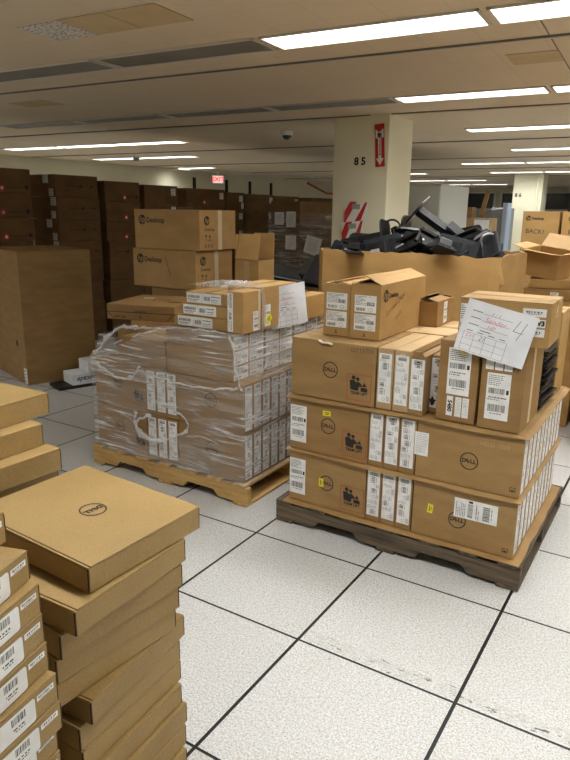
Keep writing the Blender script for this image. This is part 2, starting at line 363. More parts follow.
def label_me(kind, var=0):
    def f():
        rng = random.Random(hash((kind == 'narrow', len(kind), var)) if False else (len(kind)*131 + var*17 + sum(map(ord, kind))))
        b = MB(); z = .0004
        def plate(w, h): b.box(-w/2, w/2, -h/2, h/2, 0, .0003, 0)
        if kind == 'narrow':      # long service label, drawn lying, .235 x .062
            w, h = .235, .062; plate(w, h)
            x = -w/2 + .008
            while x < w/2 - .03:
                bw = rng.uniform(.018, .036); t = rng.random()
                if t < .38:
                    yy = rng.uniform(-.012, .006); barcode(b, rng, x, x+bw, yy, yy+.018, z); ptext(b, rng, x, x+bw, yy-.006, .0022, z)
                    ptext(b, rng, x, x+bw, yy+.022, .0018, z, 2)
                elif t < .75:
                    for k in range(rng.randint(4, 8)): ptext(b, rng, x, x+bw*rng.uniform(.6, 1), h/2-.006-k*.0065, .0018, z, rng.choice((1, 2, 2)))
                else:
                    b.ring(x+.010, rng.uniform(-.01,.01), .007, .008, z, 2, 14)
                    for k in range(3): ptext(b, rng, x, x+bw, -h/2+.006+k*.005, .002, z, 2)
                x += bw + .005
            barcode(b, rng, w/2-.024, w/2-.006, -.02, .02, z)
        elif kind == 'ship':      # portrait shipping label .09 x .19
            w, h = .092, .19; plate(w, h)
            for k in range(6): ptext(b, rng, -w/2+.006, -w/2+.006+w*rng.uniform(.4, .8), h/2-.010-k*.0075, .0026, z, rng.choice((1, 2)))
            barcode(b, rng, -w/2+.008, w/2-.02, .012, .034, z); b.rect(w/2-.010, .022, .010, .018, z, 1)
            b.rect(0, .008, w-.01, .0008, z); ptext(b, rng, -w/2+.01, w/2-.012, -.004, .004, z); ptext(b, rng, -w/2+.006, w/2-.04, -.013, .003, z)
            b.rect(0, -.022, w-.01, .0008, z); barcode(b, rng, -w/2+.010, w/2-.014, -.062, -.032, z)
            ptext(b, rng, -w/2+.02, w/2-.02, -.070, .003, z)
        elif kind == 'sheetlabel':  # square dense label .13 x .075 of box ends
            w, h = .13, .10; plate(w, h)
            for k in range(7): ptext(b, rng, -w/2+.005, -w/2+.005+w*rng.uniform(.3, .9), h/2-.008-k*.008, .003, z, rng.choice((1, 2)))
            barcode(b, rng, -w/2+.01, 0, -h/2+.008, -h/2+.026, z); barcode(b, rng, .01, w/2-.01, -.01, .012, z); b.ring(w/4, -h/3, .010, .0115, z, 2, 14)
        elif kind == 'end':       # wide flat label .27 x .055 for the ends of flat boxes
            w, h = .27, .056; plate(w, h)
            barcode(b, rng, -w/2+.008, -.03, -.002, .014, z); ptext(b, rng, -w/2+.008, -.03, -.010, .004, z); ptext(b, rng, -w/2+.02, -.05, -.018, .003, z, 2)
            b.rect(-.012, 0, .0012, h, z, 1); barcode(b, rng, .0, .05, -.012, .012, z); ptext(b, rng, .06, w/2-.01, .012, .005, z); ptext(b, rng, .06, w/2-.02, -.006, .004, z); ptext(b, rng, .06, w/2-.03, -.018, .003, z, 2)
        elif kind == 'product':
            w, h = .112, .054; pts = []
            for cx, cy, a0 in ((w/2-.007, h/2-.007, 0), (-w/2+.007, h/2-.007, 90), (-w/2+.007, -h/2+.007, 180), (w/2-.007, -h/2+.007, 270)):
                pts += [(cx+.007*math.cos(rad(a0+q)), cy+.007*math.sin(rad(a0+q)), 0) for q in (0, 30, 60, 90)]
            b.poly(pts, (0, 0, .0003)); barcode(b, rng, -.008, .030, .004, .021, z); b.rect(.010, -.001, .046, .001, z)
            ptext(b, rng, -.004, .028, -.006, .0035, z); ptext(b, rng, .0, .026, -.0125, .0025, z)
        elif kind == 'serial':    # small strip .045 x .013
            b.box(-.022, .022, -.006, .006, 0, .0003, 0); barcode(b, rng, -.018, .018, -.001, .0035, z, 2); ptext(b, rng, -.014, .014, -.0035, .0014, z, 2)
        elif kind == 'square':    # far away white sticker
            b.box(-.045, .045, -.045, .045, 0, .0003, 0)
            for k in range(4): ptext(b, rng, -.035, .035*rng.uniform(.3, 1), .03-k*.02, .006, z, 2)
        elif kind == 'info':      # small notice sheet
            b.box(-.032, .032, -.055, .055, 0, .0003, 0)
            for k in range(11): ptext(b, rng, -.025, .025, .046-k*.0085, .0014, z, 2)
        return b.data('printed_label', [M['label'], M['ink'], M['ink2']])
    return decal_cache((kind, var), f)

FACES = {'-y': ((1,0,0),(0,0,1),(0,-1,0)), '+y': ((-1,0,0),(0,0,1),(0,1,0)), '+x': ((0,1,0),(0,0,1),(1,0,0)),
         '-x': ((0,-1,0),(0,0,1),(-1,0,0)), '+z': ((1,0,0),(0,1,0),(0,0,1))}
def decal(parent, name, dims, face, u, v, me, rot=0, off=.0009, sx=1, sy=1):
    """put a flat printed piece on a face: u to the right of the face centre, v above the base (or centre on top)"""
    w, d, h = dims; r, up, n = [Vector(q) for q in FACES[face]]
    half = {'-y': d/2, '+y': d/2, '+x': w/2, '-x': w/2, '+z': 0}[face]
    org = n*(half+off) + r*u + up*v
    if face == '+z': org = Vector((u, v, h+off))
    Mx = Matrix((( r.x, up.x, n.x, org.x), (r.y, up.y, n.y, org.y), (r.z, up.z, n.z, org.z), (0,0,0,1)))
    return link(name, me, parent, Mx @ Matrix.Rotation(rot, 4, 'Z') @ Matrix.Diagonal((sx, sy, 1, 1)))

_bm = {}
def carton_me(w, d, h, mat, bev=.003):
    k = (round(w,3), round(d,3), round(h,3), mat, bev)
    if k not in _bm: _bm[k] = MB().box(-w/2, w/2, -d/2, d/2, 0, h).data('cardboard_box', [M[mat]], bevel=bev)
    return _bm[k]
def carton(label, x0, x1, y0, y1, z0, z1, mat='card', yaw=0, group=None, name='cardboard_box', tape=None, flaps=False, cat='box', gap=.001):
    w, d, h = x1-x0-2*gap, y1-y0-2*gap, z1-z0
    o = link(name, carton_me(w, d, h, mat)); o.location = ((x0+x1)/2, (y0+y1)/2, z0); o.rotation_euler = (0, 0, yaw)
    tag(o, label, cat, group); o['_d'] = 0; del o['_d']
    dims = (w, d, h)
    if flaps:   # two top flaps meeting along x ('x') or y ('y')
        for s in (-1, 1):
            if flaps == 'x': q = (-w/2, w/2, .0015, d/2) if s > 0 else (-w/2, w/2, -d/2, -.0015)
            else: q = (.0015, w/2, -d/2, d/2) if s > 0 else (-w/2, -.0015, -d/2, d/2)
            link('top_flap', MB().box(*q, h, h+.004).data('top_flap', [M[mat]], bevel=.001), o)
        dims = (w, d, h+.004)
    if tape:
        t = .024; hh = dims[2]
        b = MB()
        if tape == 'x':
            b.box(-w/2-.0008, w/2+.0008, -t, t, hh, hh+.0007)
            for s in (-1, 1): b.box(s*(w/2+.0004)-.0004, s*(w/2+.0004)+.0004, -t, t, hh-.07, hh+.0007)
        else:
            b.box(-t, t, -d/2-.0008, d/2+.0008, hh, hh+.0007)
            for s in (-1, 1): b.box(-t, t, s*(d/2+.0004)-.0004, s*(d/2+.0004)+.0004, hh-.07, hh+.0007)
        link('packing_tape', b.data('packing_tape', [M['tape']]), o)
    return o, dims
# ================================================================== the room
H = 2.49
X0, X1, Y0, Y1 = -10.0, 4.5, -5.0, 25.0
struct('floor', MB().flat([(X0,Y0,0),(X1,Y0,0),(X1,Y1,0),(X0,Y1,0)]).data('floor', [M['floor']]))
CR = rad(3.0)                                    # the ceiling grid runs 3 degrees off the floor grid
def cmat(z=H): return Matrix.Translation((0, 0, z)) @ Matrix.Rotation(CR, 4, 'Z')
def ceil_xy(u, v): p = Matrix.Rotation(CR, 4, 'Z') @ Vector((u, v, 0)); return p.x, p.y
b = MB(); b.flat([(-13,27,0),(7,27,0),(7,-8,0),(-13,-8,0)])
o = struct('ceiling', b.data('ceiling', [M['ceil']])); o.matrix_world = cmat()
def wall(name, x0, x1, y0, y1, z0=0, z1=H+.05, mat='wall'): return struct(name, MB().box(x0, x1, y0, y1, z0, z1).data(name, [M[mat]]))
wall('wall_left', X0-.1, X0, Y0, Y1); wall('wall_right', X1, X1+.1, Y0, Y1); wall('wall_front', X0, X1, Y0-.1, Y0)
wall('wall_back', X0, X1, Y1, Y1+.1)
# windows of the far wall
n_ = 0
for x0, x1 in ((-7.35, -5.95), (-5.75, -4.5), (-4.3, -3.0)):
    n_ += 1
    fr = MB(); z0, z1 = 1.66, 2.34; y = Y1-.05
    fr.box(x0, x1, y, Y1, z0, z0+.05).box(x0, x1, y, Y1, z1-.05, z1).box(x0, x0+.06, y, Y1, z0, z1).box(x1-.06, x1, y, Y1, z0, z1)
    w = struct('window_%d' % n_, fr.data('window_frame', [M['white_p']]))
    link('pane', MB().box(x0+.06, x1-.06, Y1-.03, Y1-.02, z0+.05, z1-.05).data('pane', [M['dark_glass']]), w)
wall('trim_1', -8.2, -2.6, Y1-.04, Y1, 0, 1.62, 'steel_lt')

# ceiling reveals (long narrow tracks) in the ceiling grid
def strip(name, u0, u1, v0, v1, mat, dz=.012, up=0):
    o = struct(name, MB().box(u0, u1, v0, v1, -dz, up).data(name, [M[mat]])); o.matrix_world = cmat(H); return o
for k, v in enumerate((-2.2, -.06, 2.06, 4.45, 7.2, 10.1, 13.0, 16.3)):
    strip('trim_%d' % (k+2), -12, 6.5, v, v+.012, 'track', .010); strip('trim_%d' % (k+12), -12, 6.5, v+.012, v+.026, 'trim', .014)
strip('trim_30', .355, .362, 1.75, 3.5, 'track', .002)

# recessed tube fixtures: frame + diffuser, 1.2 m modules
fix_frame = MB(); W_, D_ = 1.185, .285
for q in ((-W_/2, W_/2, -D_/2, -D_/2+.014), (-W_/2, W_/2, D_/2-.014, D_/2), (-W_/2, -W_/2+.014, -D_/2, D_/2), (W_/2-.014, W_/2, -D_/2, D_/2)):
    fix_frame.box(*q, -.012, -.001)
fix_frame = fix_frame.data('fixture_frame', [M['trim']])
diff_on = MB().box(-W_/2+.014, W_/2-.014, -D_/2+.014, D_/2-.014, -.008, -.002).data('lit_diffuser', [M['tube_on']])
diff_off = MB().box(-W_/2+.014, W_/2-.014, -D_/2+.014, D_/2-.014, -.006, -.002).data('unlit_diffuser', [M['tube_off']])
ROWN = {0: 'behind the camera', 1: 'nearest row', 2: 'second row from the camera', 3: 'third row from the camera', 4: 'fourth row', 5: 'fifth row', 6: 'sixth row', 7: 'seventh row', 8: 'last row before the windows'}
ORD = ['first', 'second', 'third', 'fourth', 'fifth', 'sixth', 'seventh', 'eighth', 'ninth', 'tenth', 'eleventh', 'twelfth', 'thirteenth', 'fourteenth']
def fixture(u, v, on, label, group):
    x, y = ceil_xy(u + .605, v + D_/2)
    o = empty('ceiling_light', (x, y, H), label, 'ceiling light', CR, group)
    link('frame', fix_frame, o); link('diffuser', diff_on if on else diff_off, o)
UB = -1.06
rows = [(-2.75, -5, -2, 0, []), (-.65, -5, -2, 0, []), (-.65, 0, 4, 0, []), (1.42, 0, 4, 1, [-1, -2, -3, -4]), (3.55, 0, 4, 2, [-1, -2, -3, -4]), (5.90, 0, 4, 3, []),  # rows behind the camera are unseen, added and lit to set the brightness
        (8.56, 0, 4, 4, []), (11.30, -1, 3, 5, []), (14.45, -1, 2, 6, []), (18.30, -4, -2, 7, []), (21.45, -4, -2, 8, [])]
for v, k0, k1, rn, offs in rows:
    uo = {5: -.22, 6: -.34}.get(rn, 0)
    for i, k in enumerate(range(k0, k1)):
        side = ['leftmost lit', 'second lit', 'third lit', 'fourth lit', 'fifth lit', 'sixth lit'][i]
        fixture(UB + uo + 1.22*k, v, True, ('%s fluorescent panel of the %s at right' % (side, ROWN[rn])) if rn else 'unseen lit ceiling panel added behind the camera for brightness', 'lit ceiling panels at right')
    for i, k in enumerate(offs):
        fixture(UB + 1.22*k, v, False, 'unlit grey ceiling panel, %s, %s left of the lit ones' % (ROWN[rn], ORD[i]), 'unlit ceiling panels')
for (u0, v, n, nm) in ((-8.62, 5.72, 3, 'nearest'), (-8.85, 7.95, 2, 'middle'), (-9.25, 10.85, 1, 'farthest')):
    for i in range(n):
        fixture(u0 + 1.22*i, v, True, 'lit fluorescent panel by the left wall, %s in the %s row there' % (ORD[i], nm) if n > 1 else 'short lit fluorescent panel deepest along the left wall, before the exit sign', 'lit ceiling panels by the left wall')

fixture(-5.35, 14.45, True, 'short lit ceiling panel seen just right of the numbered cream column', 'lit ceiling panels at right')
# odd ceiling tiles
def tile(u0, u1, v0, v1, mat, label):
    o = link('ceiling_tile', MB().box(u0+.003, u1-.003, v0+.003, v1-.003, -.004, -.0005).data('ceiling_tile', [M[mat]], bevel=.001)); o.matrix_world = cmat(H)
    tag(o, label, 'ceiling tile', 'replaced ceiling tiles')
tile(-2.10, -1.80, .70, 1.01, 'tile_white', 'pale speckled replacement ceiling tile at upper left')
tile(-1.80, -1.49, .69, 1.00, 'tile_tan', 'tan stained ceiling tile right beside the speckled one')
tile(-1.49, -1.16, .69, 1.00, 'tile_tan', 'tan stained ceiling tile, second to the right of the speckled one')
tile(.06, .36, 2.42, 2.73, 'tile_tan', 'small tan ceiling tile at upper right between two lit rows')
tile(-4.35, -3.9, 2.45, 2.72, 'tile_tan', 'faint tan ceiling tile at left between the unlit rows')

# ceiling gear
x, y = ceil_xy(-3.03, 5.35)
o = empty('security_camera', (x, y, H), 'small white dome security camera on the ceiling left of the numbered column', 'security camera')
link('housing', MB().cyl((0,0,-.05), .075, .05, n=24).data('housing', [M['white_p']], bevel=.006), o)
s = MB(); 
P = []; F = []
for i in range(7):
    for k in range(20):
        a = i*PI/2/6; t = 2*PI*k/20; P.append((.055*math.cos(a)*math.cos(t), .055*math.cos(a)*math.sin(t), -.05-.05*math.sin(a)))
F = [(i*20+k, (i+1)*20+k, (i+1)*20+(k+1) % 20, i*20+(k+1) % 20) for i in range(6) for k in range(20)]
link('dome', s.add(P, F).data('dome', [M['dark_glass']], smooth=True), o)
x, y = ceil_xy(-7.5, 7.75)
o = empty('ceiling_sensor', (x, y, H), 'small white round sensor on the ceiling beside the lit panels at left', 'sensor')
link('base', MB().cyl((0,0,-.03), .09, .03, n=20).data('base', [M['white_p']], bevel=.004), o)
link('cap', MB().cyl((0,0,-.09), .05, .06, n=20, r2=.06).data('cap', [M['steel']], bevel=.004), o)
# exit sign hanging at the far left
x, y = ceil_xy(-9.05, 12.6)
o = empty('exit_sign', (x, y, H-.03), 'red lettered EXIT sign hanging from the ceiling at the far left', 'exit sign', rad(45))
link('case', MB().box(-.15, .15, -.03, .03, -.26, -.05).data('case', [M['white_p']], bevel=.005), o)
link('stem', MB().box(-.02, .02, -.015, .015, -.05, .03).data('stem', [M['white_p']]), o)
link('face_panel', MB().box(-.135, .135, -.033, -.031, -.245, -.065).data('face_panel', [M['exit_face']]), o)
link('letters', MB().mesh(text_me('EXIT', .15, 0, .004), Matrix.Translation((0, -.0345, -.155)) @ Matrix.Rotation(PI/2, 4, 'X')).data('letters', [M['exit_on']]), o)
# surface conduit along the far ceiling
for i, (a_, b_) in enumerate((((-9.9, 9.2), (-8.2, 14.5)), ((-8.2, 14.5), (-6.0, 14.0)))):
    o = link('conduit_pipe', MB().tube([(a_[0], a_[1], H-.03), (b_[0], b_[1], H-.03)], .018).data('conduit_pipe', [M['trim']]))
    tag(o, ['thin pale conduit slanting over the ceiling at far left', 'thin pale conduit running on toward the column at far left'][i], 'pipe')
for i, y in enumerate((11.5, 12.85, 13.95, 15.05)):
    o = link('wall_rail', MB().box(X0+.003, X0+.05, y-.04, y+.04, 1.2, 2.33).data('wall_rail', [M['black_m']], bevel=.004))
    tag(o, 'narrow black vertical rail on the cream wall, %s from the left' % ORD[i], 'wall rail', 'black wall rails')
o = link('wall_pipe', MB().tube([(X0+.15, 17.0, 2.40), (X0+.15, 18.3, 2.12), (X0+.15, 19.6, 2.12)], .035).data('wall_pipe', [M['redline']])); tag(o, 'rust red pipe bending down along the far left wall', 'pipe')

# ------------------------------------------------------------------ columns
def column(x0, x1, y0, y1, label):
    o = link('support_column', MB().box(x0, x1, y0, y1, 0, H+.02).data('support_column', [M['colpaint']], bevel=.008)); o['kind'] = 'structure'; o['label'] = label; return o
col = column(-2.225, -1.62, 4.36, 4.97, 'square cream painted column with the number 85'); col.name = 'wall_column'
def onwall(name, me, x, y, z, rz=0, parent=None, tilt=0):   # lies on a -y face
    Mx = Matrix.Translation((x, y, z)) @ Matrix.Rotation(rz, 4, 'Z') @ Matrix.Rotation(PI/2, 4, 'X') @ Matrix.Rotation(tilt, 4, 'Z')
    return link(name, me, parent, Mx)
onwall('painted_number', text_decal('8 5', .10, bold=.004), -1.925, 4.358, 2.055, parent=col)
def fire_sign():
    b = MB(); b.box(-.05, .05, -.20, .20, 0, .003, 0)
    z = .0035; b.flat([(-.016,.12,z),(.016,.12,z),(.016,-.13,z),(-.016,-.13,z)][::-1][::-1], 1)
    b.flat([(-.04,-.12,z),(0,-.185,z),(.04,-.12,z)], 1)
    b.flat([(-.042,.155,z),(-.042,.07,z),(.042,.07,z),(.042,.155,z),(0,.125,z)], 1)
    zz = .0045; b.mesh(text_me('FIRE', .026, 0, .001), T(0, .104, zz), 2)
    b.mesh(text_me('EXTINGUISHER', .022, 0, .0008), T(0, -.02, zz, -PI/2), 2)
    return b.data('fire_extinguisher_sign', [M['red'], M['white_p'], M['ink']])
o = onwall('fire_extinguisher_sign', fire_sign(), -1.715, 4.357, 2.20, tilt=rad(4)); tag(o, 'red sign with white down arrow on the cream column', 'sign')
# striped placards wrapped in plastic on the column
def placard():
    b = MB(); b.box(-.125, .125, -.12, .12, 0, .006, 0); z = .0065
    for x in (-.20, -.03):
        P = [(x, -.12, z), (x+.075, -.12, z), (x+.205, .12, z), (x+.13, .12, z)]
        P = [(max(-.125, min(.125, p[0])), p[1] if -.125 <= p[0] <= .125 else (-.12 + (-.125-x)/.13*.24 if p[0] < -.125 and p[1] < 0 else p[1]), z) for p in P]
        b.flat(P, 1)
    b.rect(.0, .075, .09, .05, .0070, 2)
    return b.data('striped_placard', [M['white_p'], M['red'], M['steel']])
o = onwall('striped_placard', placard(), -1.945, 4.350, 1.545, tilt=rad(-2)); tag(o, 'white placard with red slanted stripes on the cream column', 'placard')
o2 = onwall('striped_placard', placard(), -1.965, 4.342, 1.35, tilt=rad(6)); tag(o2, 'lower crumpled striped placard under the upper one on the column', 'placard')
col2 = column(-2.93, -2.26, 15.0, 15.6, 'far square cream column with the number 86'); col2.name = 'wall_column_far'
onwall('painted_number', text_decal('8 6', .12, bold=.004), -2.80, 14.995, 1.98, parent=col2)
link('corner_pipe', MB().cyl((-2.36, 14.96, 0), .02, 2.45).data('corner_pipe', [M['colpaint']]), col2)

# ------------------------------------------------------------------ far furniture
def cabinet(x0, x1, y0, y1, z1, mat, label, name='steel_cabinet', doors=1):
    o = empty(name, ((x0+x1)/2, (y0+y1)/2, 0), label, 'cabinet'); w, d = x1-x0, y1-y0
    link('carcass', MB().box(-w/2, w/2, -d/2, d/2, .04, z1).box(-w/2+.03, w/2-.03, -d/2+.03, d/2-.03, 0, .04).data('carcass', [M[mat]], bevel=.006), o)
    for i in range(doors):
        a = -w/2 + i*w/doors
        dr = link('door', MB().box(a+.008, a+w/doors-.008, -d/2-.018, -d/2-.001, .08, z1-.03).data('door', [M[mat]], bevel=.003), o)
        link('handle', MB().box(a+.05, a+.07, -d/2-.04, -d/2-.019, z1*.5, z1*.5+.14).data('handle', [M['black_m']], bevel=.003), dr)
    return o
cabinet(-3.9, -2.32, 8.0, 9.4, 1.98, 'steel_lt', 'tall pale grey metal enclosure right behind the cream column', doors=2)
cabinet(-2.43, -2.13, 11.3, 11.9, 1.66, 'steel', 'slim grey cabinet between boxes and the far column')
cabinet(-2.11, -2.02, 10.9, 11.2, 1.75, 'steel_blue', 'narrow bluish metal cabinet against the far column')
for i, (x, y) in enumerate(((-1.9, 16.6), (-1.0, 16.7), (-.1, 16.7))):
    cabinet(x, x+.75, y, y+.9, 2.05, 'black_m', 'tall black equipment cabinet at the far right, %s from the column' % ORD[i])
o, _ = carton('brown carton in the far pile under the leaning post', -2.56, -2.02, 9.7, 10.2, 0, 1.02, 'card', name='cardboard_box')
carton('white cornered carton topping the far pile beside the cabinets', -2.54, -2.0, 9.72, 10.15, 1.02, 1.48, 'card_pale')
carton('small brown box at the very top of the far pile', -2.55, -2.34, 9.75, 10.0, 1.48, 1.66, 'card')
o = link('paper_notice', MB().box(-.13, .13, 0, .002, -.19, .19).data('paper_notice', [M['paper']])); o.location = (-2.15, 9.717, 1.26); tag(o, 'white notice taped to the far pile of cartons', 'notice')
onwall('written_mark', text_decal('8', .13, 'penred', bold=.006), 0, -.003, 0, parent=o)
o = link('wooden_post', MB().box(-.035, .035, -.03, .03, 0, .46).data('wooden_post', [M['card']], bevel=.004)); o.location = (-2.22, 9.9, 1.488); o.rotation_euler = (0, rad(11), 0); tag(o, 'wooden post leaning on the far pile of cartons', 'post')

# ================================================================== pallets
def pallet(x0, y0, label, new=True, L_=1.2, D2=1.0, rz=0):
    wx, wy = ('wood_newx', 'wood_new') if new else ('wood_oldx', 'wood_old')
    o = empty('wooden_pallet', (x0+L_/2, y0+D2/2, 0), label, 'pallet', rz, None)
    rng = random.Random(int(abs(x0*100)))
    hx, hy = L_/2, D2/2
    def prof():
        z0, z1 = .017, .106; n = [(-hx, z1), (-hx, z0)]
        for c in (-.27, .27):
            n += [(c-.125, z0), (c-.095, z0+.036), (c+.095, z0+.036), (c+.125, z0)]
        n += [(hx, z0), (hx, z1)]; return n
    for y in (-hy, -.02, hy-.04):
        link('stringer', MB().poly([(a, y, c) for a, c in prof()], (0, .04, 0)).data('stringer', [M[wx]], bevel=.002), o)
    xs = [-hx, -hx+.19, -hx+.37, -.05, hx-.46, hx-.28, hx-.10]
    for i, x in enumerate(xs):
        w = .095 + rng.uniform(-.01, .012)
        link('deck_board', MB().box(x+.002, min(x+w, hx), -hy-.004, hy+.004, .1065, .122).data('deck_board', [M[wy]], bevel=.002), o)
    for x in (-hx, -.05, hx-.10):
        link('bottom_board', MB().box(x+.002, x+.098, -hy-.002, hy+.002, .001, .0165).data('bottom_board', [M[wy]], bevel=.002), o)
    return o
pR = pallet(-.605, .785, 'weathered grey wooden pallet under the taped carton load at right', new=False, L_=1.24)
pL = pallet(-2.01, .815, 'light pine pallet under the film-wrapped load at left')
PZ = .122

# corrugated layer sheets with lips that sag past the boxes
def sheet(x0, x1, y0, y1, z, label, lipf=.014, lipr=.014, sag=.012, seed=0, th=.004):
    nx, ny = 48, 40; P = []; F = []
    X_0, X_1, Y_0, Y_1 = x0-.012, x1+lipr, y0-lipf, y1+.01
    for j in range(ny+1):
        for i in range(nx+1):
            fx, fy = i/nx, j/ny; x = X_0 + (X_1-X_0)*fx; y = Y_0 + (Y_1-Y_0)*fy
            ox = max(0, x - x1)/max(lipr, .001); oy = max(0, y0 - y)/max(lipf, .001); e = max(ox, oy)
            nn = noise.noise(Vector((x*4, y*4, seed*3.7)))
            zz = z - sag*e*e*(1.0 + 1.0*nn)
            if ox > 0 or oy > 0:
                x += .006*noise.noise(Vector((x*9, y*9, seed+5))) * ox; y += .006*noise.noise(Vector((x*7, y*9, seed+8))) * oy
            P.append((x, y, zz))
    n = len(P); W = nx+1
    P += [(a, b_, c-th) for a, b_, c in P]
    for j in range(ny):
        for i in range(nx):
            q = j*W+i; F.append((q, q+1, q+1+W, q+W)); F.append((n+q, n+q+W, n+q+1+W, n+q+1))
    for i in range(nx):
        F.append((i, n+i, n+i+1, i+1)); q = ny*W+i; F.append((q+1, n+q+1, n+q, q))
    for j in range(ny):
        q = j*W; F.append((q+W, n+q+W, n+q, q)); q = j*W+nx; F.append((q, n+q, n+q+W, q+W))
    o = link('cardboard_sheet', MB().add(P, F).data('cardboard_sheet', [M['card']], smooth=False))
    return tag(o, label, 'cardboard sheet', 'layer sheets')

# ================================================================== RIGHT LOAD
TH = .277
sheet(-.55, .59, .81, 1.75, PZ+.006, 'bottom cardboard sheet lying on the weathered pallet', .03, .035, .004, 1)
tiers = [(.129, .406), (.412, .689)]
sheet(-.545, .59, .81, 1.75, .4105, 'middle cardboard sheet between the two lower tiers at right', .016, .012, .010, 2)
sheet(-.545, .595, .81, 1.75, .6935, 'upper cardboard sheet under the top tier at right', .014, .016, .008, 3)
tn = ['bottom tier', 'second tier']
for t, (z0, z1) in enumerate(tiers):
    h = z1 - z0
    # large faced boxes, left block, one behind the other
    for k in range(10):
        y = .812 + k*.088
        lab = ('carton with round logo and lifting symbol, %s at right, front left' % tn[t]) if k == 0 else 'brown cartons hidden behind the front left ones of the right load'
        o, dm = carton(lab, -.545, -.112, y, y+.088, z0, z1, 'card_b' if t else 'card', group='large cartons of the right load, left block')
        if k == 0:
            decal(o, 'printed_logo', dm, '-y', .002, .152 if t else .135, dell_logo(.040))
            decal(o, 'lifting_symbol', dm, '-y', .145, .085, team_lift())
            decal(o, 'shipping_label', dm, '-y', -.165, .135, label_me('ship', 1+t))
            if t: decal(o, 'sticker', dm, '-y', -.005, .215, decal_cache('yst', lambda: ystick()), rot=rad(-4)) if 'ystick' in globals() else None
    # narrow ends in the middle, two rows deep
    for r in range(2):
        for k in range(3):
            x = -.110 + k*.0775; y = .812 + r*.44
            lab = 'narrow labelled box end, %s of three, %s at right' % (['left', 'middle', 'right'][k], tn[t]) if r == 0 else 'narrow boxes hidden in the second row of the right load'
            o, dm = carton(lab, x, x+.0775, y, y+.436, z0, z1, 'card_b', group='narrow labelled boxes of the right load')
            if r == 0: decal(o, 'shipping_label', dm, '-y', 0, .145, label_me('narrow', k + 3*t), rot=PI/2, sx=.98)
    # right block
    for k in range(10):
        y = .812 + k*.088
        lab = ('carton with round logo, %s of the right load, front right corner' % tn[t]) if k == 0 else 'white labelled carton end, %s at right, %s from the front corner' % (tn[t], ORD[k])
        o, dm = carton(lab, .126, .590, y, y+.088, z0, z1, 'card', group='large cartons of the right load, right block')
        decal(o, 'shipping_label', dm, '+x', 0, .14, label_me('narrow', k % 6 + t), rot=PI/2, sx=1.06, sy=.96)
        if k == 0: decal(o, 'printed_logo', dm, '-y', -.02 if t == 0 else .01, .12 if t == 0 else .125, dell_logo(.040))
def ystick():
    return MB().box(-.022, .022, -.013, .013, 0, .0004).rect(0, .003, .026, .004, .0006, 1).rect(0, -.005, .018, .003, .0006, 1).data('sticker', [M['yellow'], M['ink2']])
yst = ystick()
def front_decal(xc, zc, me, name, rot=0, y=.8112, sx=1, sy=1):
    """find the front carton covering this spot and stick the piece on it"""
    for o in bpy.data.objects:
        if o.name.startswith('cardboard_box') and o.type == 'MESH' and abs(o.rotation_euler.z) < .01:
            dx, dy, dz = o.dimensions
            lx, ly, lz = o.location
            if abs(xc-lx) <= dx/2+.002 and abs((ly-dy/2) - .813) < .004 and lz <= zc <= lz+dz:
                Mx = Matrix.Translation((xc-lx, -dy/2-.0016, zc-lz)) @ Matrix.Rotation(PI/2, 4, 'X') @ Matrix.Rotation(rot, 4, 'Z') @ Matrix.Diagonal((sx, sy, 1, 1))
                return link(name, me, o, Mx)
bpy.context.view_layer.update()
def corner_mark():
    b = MB()
    for cx, cy, w, h in ((0, .009, .024, .0025), (0, -.009, .024, .0025), (-.011, 0, .0025, .02), (.011, 0, .0025, .02), (0, -.004, .012, .006)): b.rect(cx, cy, w, h, 0)
    return b.data('printed_mark', [M['ink']])
cm = corner_mark()
front_decal(-.335, .628, yst, 'sticker', rad(3))
front_decal(-.355, .262, yst, 'sticker', PI/2)
front_decal(.212, .272, yst, 'sticker', rad(84))
front_decal(.416, .312, label_me('ship', 5), 'shipping_label', PI/2)
front_decal(.150, .572, label_me('info'), 'notice_label', rad(0))
front_decal(.556, .165, cm, 'printed_mark'); front_decal(.560, .45, cm, 'printed_mark')
front_decal(.47, .628, text_decal('HELD  10/9', .026, 'tape'), 'handwriting')

# ---- top tier at right
Z3 = .6975
for k in range(5):
    y = .812 + k*.088
    lab = 'brown carton with round logo and written number, top tier of the right load, front left' if k == 0 else 'top tier carton at right behind the written one, %s from the front' % ORD[k]
    o, dm = carton(lab, -.540, -.092, y, y+.088, Z3, Z3+.288, 'card', group='large cartons of the right load, left block', tape='x' if k == 0 else None)
    if k == 0:
        decal(o, 'printed_logo', dm, '-y', -.008, .15, dell_logo(.040)); decal(o, 'lifting_symbol', dm, '-y', .145, .085, team_lift())
        decal(o, 'handwriting', dm, '-y', .155, .262, text_decal('DT15751', .030, 'pen'), rot=rad(2))
        link('torn_tape_end', MB().tube([(-.07,-.045,.285),(-.05,-.052,.278),(-.02,-.051,.280),(.0,-.046,.274)], .006, flatten=1.4).data('torn_tape_end', [M['tape_w']]), o)
